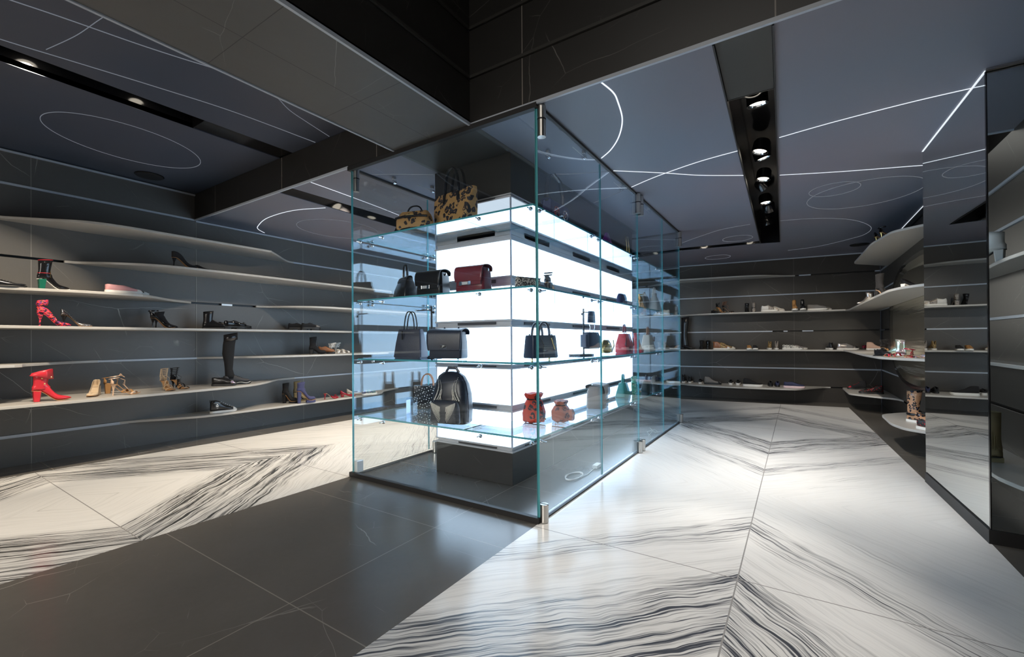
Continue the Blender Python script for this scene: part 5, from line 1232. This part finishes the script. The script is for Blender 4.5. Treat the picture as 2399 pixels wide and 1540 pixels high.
MB().tube([(-.1, -.02, .108), (.1, -.02, .108)], .004, 6).obj('frame', 'black_leather', r)
sandal('woven_shoe', 'black wedge sandal with an ankle strap next to the woven clutch', 'black_leather', heel=.10, kind='block', ankle=2, sl='tan_lining', Lo=.22)
r = bag('grey_clutch', 'clutch_bag', 'dark rounded clutch with silver script along its flap')
bag_body([(0, .22, .05), (.01, .225, .055), (.10, .20, .05), (.135, .15, .035)], .02).obj('body', 'navy_suede', r, True)
b = MB(); b.tube([(-.06+.012*i, -.031, .03+.025*abs((i % 2))+.004*i*.8) for i in range(11)], .0022, 6); b.obj('silver_script', 'chrome', r, True)
heelshoe('gold_pump', 'metallic bronze pump seen through the right glass', mat('bronze_leather', (.45, .25, .10), .2, .9), heel=.10, wp='point', strap='gold', Lo=.22)
r = bag('cream_bucket', 'handbag', 'pale grey structured bag behind the bronze pump')
bag_body([(0, .22, .10), (.15, .20, .08), (.2, .17, .05)], .03).obj('body', 'grey_felt', r, True)
handle(r, .10, .06, .19, 0, 'cream', .005)
r = bag('cream_bow', 'handbag', 'white bucket bag with crossed straps at the far end of the second shelf')
bag_body([(0, .17, .12), (.02, .18, .125), (.12, .13, .09), (.17, .06, .04), (.2, .09, .05)], .04).obj('body', 'white_leather', r, True)
handle(r, .08, .07, .19, 0, 'white_leather', .006)
# third shelf
def tstand(r, h, arm=.16, side=1):
    MB().box(-.09, .13, -.06, .06, 0, .012).obj('base_plate', 'blackm', r, bevel=.002)
    MB().cyl((.055, 0, .012), (.055, 0, h), .008, 12).obj('pole', 'blackm', r, True)
    MB().cyl((.055, 0, h-.03), (.055-arm*side, 0, h-.03), .004, 8).obj('arm', 'blackm', r, True)
    MB().ball((.055+.02*side, 0, h-.05), .011, 10).obj('knob', 'blackm', r, True)
    MB().ball((.055-arm*side, 0, h-.03), .008, 10).obj('arm_end', 'chrome', r, True)
x, y, z = PL['tote_stand'][:3]
r = root('display_stand', 'black T-shaped bag stand behind the patterned black tote', 'display stand', (x+.03, y+.115, z+.0005), radians(8)); tstand(r, .43)
r = root('tote_bag', 'black pebbled tote with long thin handles hanging from the stand', 'bag', (x, y-.035, z+.001), radians(10))
bag_body([(0, .25, .11), (.01, .27, .12), (.12, .25, .09), (.22, .22, .06), (.235, .215, .05)], .015).obj('body', 'pebble' if False else M.setdefault('pebble', leather('pebbled_blue_black_leather', (.035, .042, .07), .45, 1.0, 150)), r, True)
for yy in (-.02, .02): handle(r, .10, .165, .215, yy, 'black_leather', .0045, 0, 1.6, tall=1)
MB().box(-.05, -.042, -.06, -.05, .15, .22).obj('handle_tab', 'black_leather', r)
r = bag('big_flap', 'handbag', 'large smooth black flap bag with a small chrome clasp, front of the third shelf', None, 12)
bag_body([(.008, .24, .11), (.015, .25, .12), (.12, .25, .11), (.19, .235, .09)], .02).obj('body', M.setdefault('ink', leather('ink_leather', (.03, .035, .055), .35)), r, True)
flap(r, .265, .12, .192, .13, 'ink', bulge=.018)
b = MB(); b.box(-.022, .022, -.073, -.066, .078, .103); b.obj('clasp_plate', 'chrome', r, bevel=.001)
MB().tube([(-.008, -.075, .084), (-.002, -.075, .098), (.008, -.075, .096), (.004, -.075, .090), (-.004, -.075, .090)], .0016, 6).obj('clasp_monogram', 'white_rubber', r)
for xx in (-.09, .09): MB().cyl((xx, -.03, 0), (xx, -.03, .012), .006, 10).obj('foot', 'chrome', r, True)
for xx in (-.06, .05): MB().tube([(xx, .05, .19), (xx+.01, .03, .215), (xx+.03, 0, .214)], .006, 8, 1.6).obj('strap_stub', 'ink', r, True)
r = bag('blue_tote', 'tote_bag', 'dark blue leather tote with two handles at the front right corner of the case', None, -22)
bag_body([(.012, .20, .10), (.02, .205, .11), (.14, .19, .09), (.155, .185, .085)], .012).obj('body', M.setdefault('blueleather', leather('blue_black_leather', (.03, .045, .085), .35)), r, True)
for yy in (-.035, .035): handle(r, .085, .085, .15, yy, 'blueleather', .006, 0, 1.7)
for xx in (-.07, .07): MB().cyl((xx, 0, 0), (xx, 0, .014), .006, 10).obj('foot', 'gold', r, True)
for i in range(10): MB().ball((.045+.003*i, -.053, .135-.0075*i), .0042, 8).obj('chain_link', 'gold', r, True)
MB().tube([(-.05, -.057, .15), (-.02, -.058, .09), (-.02, -.058, .02)], .002, 6).obj('seam', 'black_leather', r)
for xx in (-.09, .09): MB().ball((xx, 0, .158), .008, 8).obj('ring', 'chrome', r, True)
x, y, z = PL['tstand2'][:3]
r = root('display_stand', 'black T-shaped stand holding a dark soft bag in the right glass aisle', 'display stand', (x-.03, y-.03, z+.0005), radians(80)); tstand(r, .42, .14, -1)
r = root('shoulder_bag', 'dark soft leather bag with metal clips hung on the stand', 'bag', (x+.045, y+.05, z-.02), radians(85), None, 1.08)
bag_body([(.075, .17, .07), (.085, .19, .09), (.17, .19, .09), (.21, .17, .06)], .03).obj('body', 'blueleather', r, True)
bag_body([(.29, .12, .02), (.35, .10, .025), (.385, .07, .03)], .01).obj('folded_straps', 'blueleather', r, True)
for xx in (-.04, .04): MB().tube([(xx*1.2, 0, .295), (xx, -.01, .25), (xx*.8, 0, .205)], .003, 6).obj('metal_clip', 'chrome', r, True)
bag_body([(.09, .05, .06, 0), (.19, .05, .06, 0)], .01).obj('side_pocket', 'blueleather', r, True).location = (-.115, 0, 0)
r = bag('gold_bag', 'clutch_bag', 'crumpled gold leather clutch leaning beside the red bag', None, 20)
b = bag_body([(0, .15, .07), (.03, .19, .09), (.07, .18, .08), (.11, .14, .04)], .02)
random.seed(3); b.v = [(x_+random.uniform(-.006, .006), y_+random.uniform(-.008, .008), z_+random.uniform(-.0, .008)) for x_, y_, z_ in b.v]
b.obj('body', mat('crumpled_gold', (.55, .42, .2), .22, 1), r, True, subd=1)
MB().tube([(-.08, -.04, .02), (-.02, -.055, .06), (.06, -.05, .10)], .006, 8).obj('fold', 'gold', r, True)
r = bag('red_bag', 'handbag', 'red winged handbag with one upright handle in the right aisle')
bag_body([(0, .19, .10), (.008, .20, .11), (.07, .20, .11), (.175, .13, .07)], .012).obj('body', 'red_leather', r, True)
for sg in (-1, 1):
    MB().prism([(0, 0), (sg*.045, .02), (sg*.01, .09), (0, .09)], 0, .003).obj('wing', 'burg', r).matrix_local = Matrix.Translation((sg*.09, -.05, .05)) @ Matrix.Rotation(pi/2, 4, 'X')
handle(r, .06, .085, .175, 0, 'burg', .006)
for xx in (-.03, .03): MB().box(xx-.007, xx+.007, -.008, .008, .17, .188).obj('handle_ring', 'chrome', r)
MB().box(-.035, .03, -.0565, -.055, .01, .06).obj('front_panel', 'burg', r)
sandal('red_sandal', 'red jewelled high-heeled sandal in front of the red handbag', 'red_leather', heel=.11, plat=.02, kind='block', ankle=2, hm='red_leather', Lo=.22)
r = bag('cream_tote', 'handbag', 'cream trapeze handbag with dark brown handle in the right aisle')
bag_body([(0, .20, .10), (.008, .21, .11), (.17, .12, .07)], .012).obj('body', 'cream', r, True)
handle(r, .06, .085, .17, 0, 'brown_leather', .006); MB().box(.03, .06, -.06, -.05, .10, .15).obj('tassel', 'brown_leather', r)
# lowest glass shelf
r = bag('backpack', 'backpack', 'black leather backpack with swirling silver studs on the lowest glass shelf', None, 10)
pr = []
for z_, w_, d_ in ((0, .24, .12), (.012, .26, .15), (.10, .27, .15), (.20, .262, .14), (.27, .235, .12), (.32, .185, .095), (.345, .11, .06), (.352, .04, .03)): pr.append((z_, w_, d_))
PL_B = M.setdefault('pack', leather('smooth_black_leather', (.022, .025, .038), .32))
bag_body(pr, .045).obj('body', PL_B, r, True)
b = MB(); rgp = [rrect(w_, d_, .03, z_, 4, 0, -.095) for z_, w_, d_ in ((.012, .20, .05), (.02, .22, .07), (.11, .215, .07), (.145, .20, .06), (.165, .16, .035))]
b.loft(rgp, True, True); b.obj('front_pocket', PL_B, r, True)
S1 = []
for sg in (-1, 1):
    for i in range(16):
        u = i/15; S1.append((sg*(.095-.03*sin(u*2.6)), -.079+.018*u**2, .165+.15*u, .0050*(1-u*.7)+.0012)); S1.append((sg*(.075-.03*sin(u*2.6)-.0*u), -.079+.014*u**2, .165+.13*u, .0042*(1-u*.7)+.001))
        if i < 11: S1.append((sg*(.060-.02*sin(u*2.6)), -.079+.012*u**2, .165+.10*u, .0036*(1-u*.7)+.001))
        if i < 12: S1.append((sg*(.045+.012*u), -.0785+.012*u*u, .165+.08*u, .004*(1-u*.6)))
    for row in range(8):
        n_ = 15
        for i in range(n_):
            u = i/(n_-1); S1.append((sg*(.092-.0095*row-(.060-.0072*row)*u**1.5), -.1312+.002*abs(row-2)*.3, .150-.125*u*(1-.07*row)-.004*row, .0048*(1-.55*u)))
studs(r, S1, 'stud')
MB().tube([(-.05, .0, .345), (-.03, .0, .375), (.03, .0, .375), (.05, .0, .345)], .007, 8, 1.6).obj('top_handle', PL_B, r, True)
MB().tube([(-.135, -.02, .03), (-.155, .03, .01), (-.12, .05, .20)], .014, 8, .4).obj('strap', PL_B, r, True)
MB().tube([(x_*1.0, -.02, z_) for z_, w_, d_ in pr[1:-1] for x_ in [w_/2+.0005]]+[(x_, -.02, z_) for z_, w_, d_ in pr[1:-1][::-1] for x_ in [-w_/2-.0005]], .0035, 6).obj('piping', 'blueleather', r, True)
def studtote(key, label, loc, rz, s_):
    r = root('tote_bag', label, 'bag', loc, radians(rz), 'studded totes on the left glass shelf', s_)
    bag_body([(0, .20, .10), (.01, .22, .11), (.15, .23, .10), (.19, .225, .09)], .012).obj('body', 'black_leather', r, True)
    for yy in (-.035, .035): handle(r, .10, .10, .185, yy, 'brown_leather', .0045)
    P = []
    for row in range(7):
        for i in range(11):
            zz_ = .02+.155*row/6; P.append((-.095+.019*i+.006*sin(row*2.1), -.057+.004*(zz_ > .15), zz_+.010*sin(i*1.3+row), .0042 if (i+row) % 2 else .0028))
    studs(r, P, 'stud')
    return r
z = GZ['D']+.0065
studtote('', 'black studded tote with brown handles, larger front one at the left glass', (-1.50, .62, z), 38, 1.08)
studtote('', 'black studded tote with an upright handle behind the larger one', (-1.46, 1.02, z), 40, 1.0)
studtote('', 'smallest black studded tote at the back of the left glass shelf', (-1.52, 1.75, z), 60, .95)
r = root('acrylic_block', 'clear acrylic display block in front of the studded totes', 'display block', (-1.40, .33, z), radians(12)); MB().box(-.033, .033, -.033, .033, 0, .135).obj('block', 'acryl', r, bevel=.002)
MB().box(-.036, -.034, -.03, .03, .0, .115).obj('white_card', mat('white_card', (.85, .88, .92), .5), r)
r = root('acrylic_block', 'small clear riser block further along the left glass shelf', 'display block', (-1.50, 1.42, z), radians(40)); MB().box(-.04, .04, -.04, .04, 0, .10).obj('block', 'acryl', r, bevel=.002)
def drawstring(key, label, m, h, rot):
    r = bag(key, 'drawstring_bag', label, None, rot)
    pf = [(0, .10, .08), (.012, .135, .11), (.06, .14, .12), (h*.72, .105, .085), (h*.8, .08, .06), (h*.92, .11, .08), (h, .12, .085)]
    rg = []
    for z_, w_, d_ in pf:
        rg.append([(w_/2*cos(a)*(1+.05*sin(9*a)), d_/2*sin(a)*(1+.05*sin(9*a)), z_+.003*sin(6*a)) for a in [2*pi*k/36 for k in range(36)]])
    MB().loft(rg, True, True).obj('body', m, r, True)
    MB().tube([(.043*cos(a), .033*sin(a), h*.8) for a in [2*pi*k/20 for k in range(20)]], .004, 6, 1, True).obj('drawstring', 'black_leather', r, True)
    for q in range(4): MB().ball((.02+.008*q, -.06, .035-.006*q+.004), .005, 8).obj('charm', 'gold', r, True)
    bag_body([(.01, .06, .03, -.065), (.05, .06, .035, -.065), (.075, .05, .02, -.063)], .01).obj('pocket', m, r, True)
    return r
drawstring('redleo1', 'red leopard drawstring pouch at the front right corner', 'redleo', .17, -30)
drawstring('redleo2', 'paler red leopard drawstring pouch behind the other one', 'pinkleo', .125, 10)
r = bag('taupe', 'handbag', 'taupe double flap bag with a silver bar clasp', None, 8)
bag_body([(0, .17, .13), (.01, .175, .14), (.13, .165, .13), (.17, .15, .10)], .02).obj('body', M.setdefault('taupe', leather('taupe_leather', (.26, .21, .18), .4)), r, True)
flap(r, .175, .14, .172, .075, 'taupe'); MB().box(-.04, .05, -.079, -.071, .05, .072).obj('clasp_bar', 'chrome', r, bevel=.001); MB().box(-.08, .08, -.0775, -.07, .045, .05).obj('front_strap', 'taupe', r)
r = bag('green_bag', 'handbag', 'teal green trapeze handbag with an upright handle')
bag_body([(0, .17, .09), (.008, .18, .095), (.13, .10, .05)], .012).obj('body', M.setdefault('teal', leather('teal_leather', (.02, .23, .20), .3)), r, True); handle(r, .05, .075, .13, 0, 'teal', .006)
sandal('green_sandal', 'green sequinned high-heeled sandal beside the teal handbag', 'emerald', heel=.10, plat=.02, kind='block', ankle=2, hm='emerald', Lo=.21)
r = bag('black_small', 'handbag', 'small dark green handbag near the far glass')
bag_body([(0, .17, .09), (.01, .18, .095), (.07, .17, .08), (.12, .11, .05)], .02).obj('body', leather('bottle_green_leather', (.015, .03, .03), .35), r, True); handle(r, .05, .07, .115, 0, 'black_leather', .006)
r = bag('grey_dark', 'handbag', 'round grey bag on the far end of the lowest glass shelf')
bag_body([(0, .08, .05), (.02, .13, .06), (.06, .15, .06), (.10, .13, .05), (.12, .07, .03)], .025).obj('body', 'grey_felt', r, True)
r = bag('floor_bag', 'rucksack', 'small dark rucksack standing on the floor beyond the pillar')
r.location = (-.55, 3.62, .002)
bag_body([(0, .13, .09), (.01, .14, .10), (.08, .13, .09), (.115, .09, .06), (.125, .04, .03)], .03).obj('body', 'black_leather', r, True); MB().tube([(-.02, 0, .12), (0, 0, .15), (.02, 0, .12)], .005, 6).obj('top_loop', 'black_leather', r, True); bag_body([(.01, .09, .03, -.06), (.06, .09, .035, -.06)], .01).obj('pocket', 'black_leather', r, True)
# coil of white cable on the case floor
x, y, z = PL['cable'][:3]
c_ = root('power_cable', 'coil of white cable with a plug on the display case floor', 'cable', (x, y, .0005))
P = []
for i in range(70):
    a = 2*pi*i/24; P.append((.055*cos(a)+.004*sin(i), .11*sin(a)*(1+.02*(i % 5)), .004+.0012*(i/10)))
P += [(.07, .10, .004), (.06, .2, .004), (.05, .30, .004)]
MB().tube(P, .0032, 6).obj('cable', 'white_rubber', c_, True); MB().box(.03, .075, .30, .40, 0, .028).obj('adaptor', 'white_rubber', c_, bevel=.003)
c_ = root('power_cable', 'loose white wires on the case floor near the far pivots', 'cable', (-.12, 2.75, .0005))
MB().tube([(0, 0, .003), (.03, .06, .05), (-.02, .13, .07), (.02, .2, .004), (.05, .3, .004)], .003, 6).obj('cable', 'white_rubber', c_, True)
MB().tube([(.02, 0, .003), (-.04, .08, .03), (.03, .16, .05), (.04, .24, .004)], .003, 6).obj('cable', 'white_rubber', c_, True)
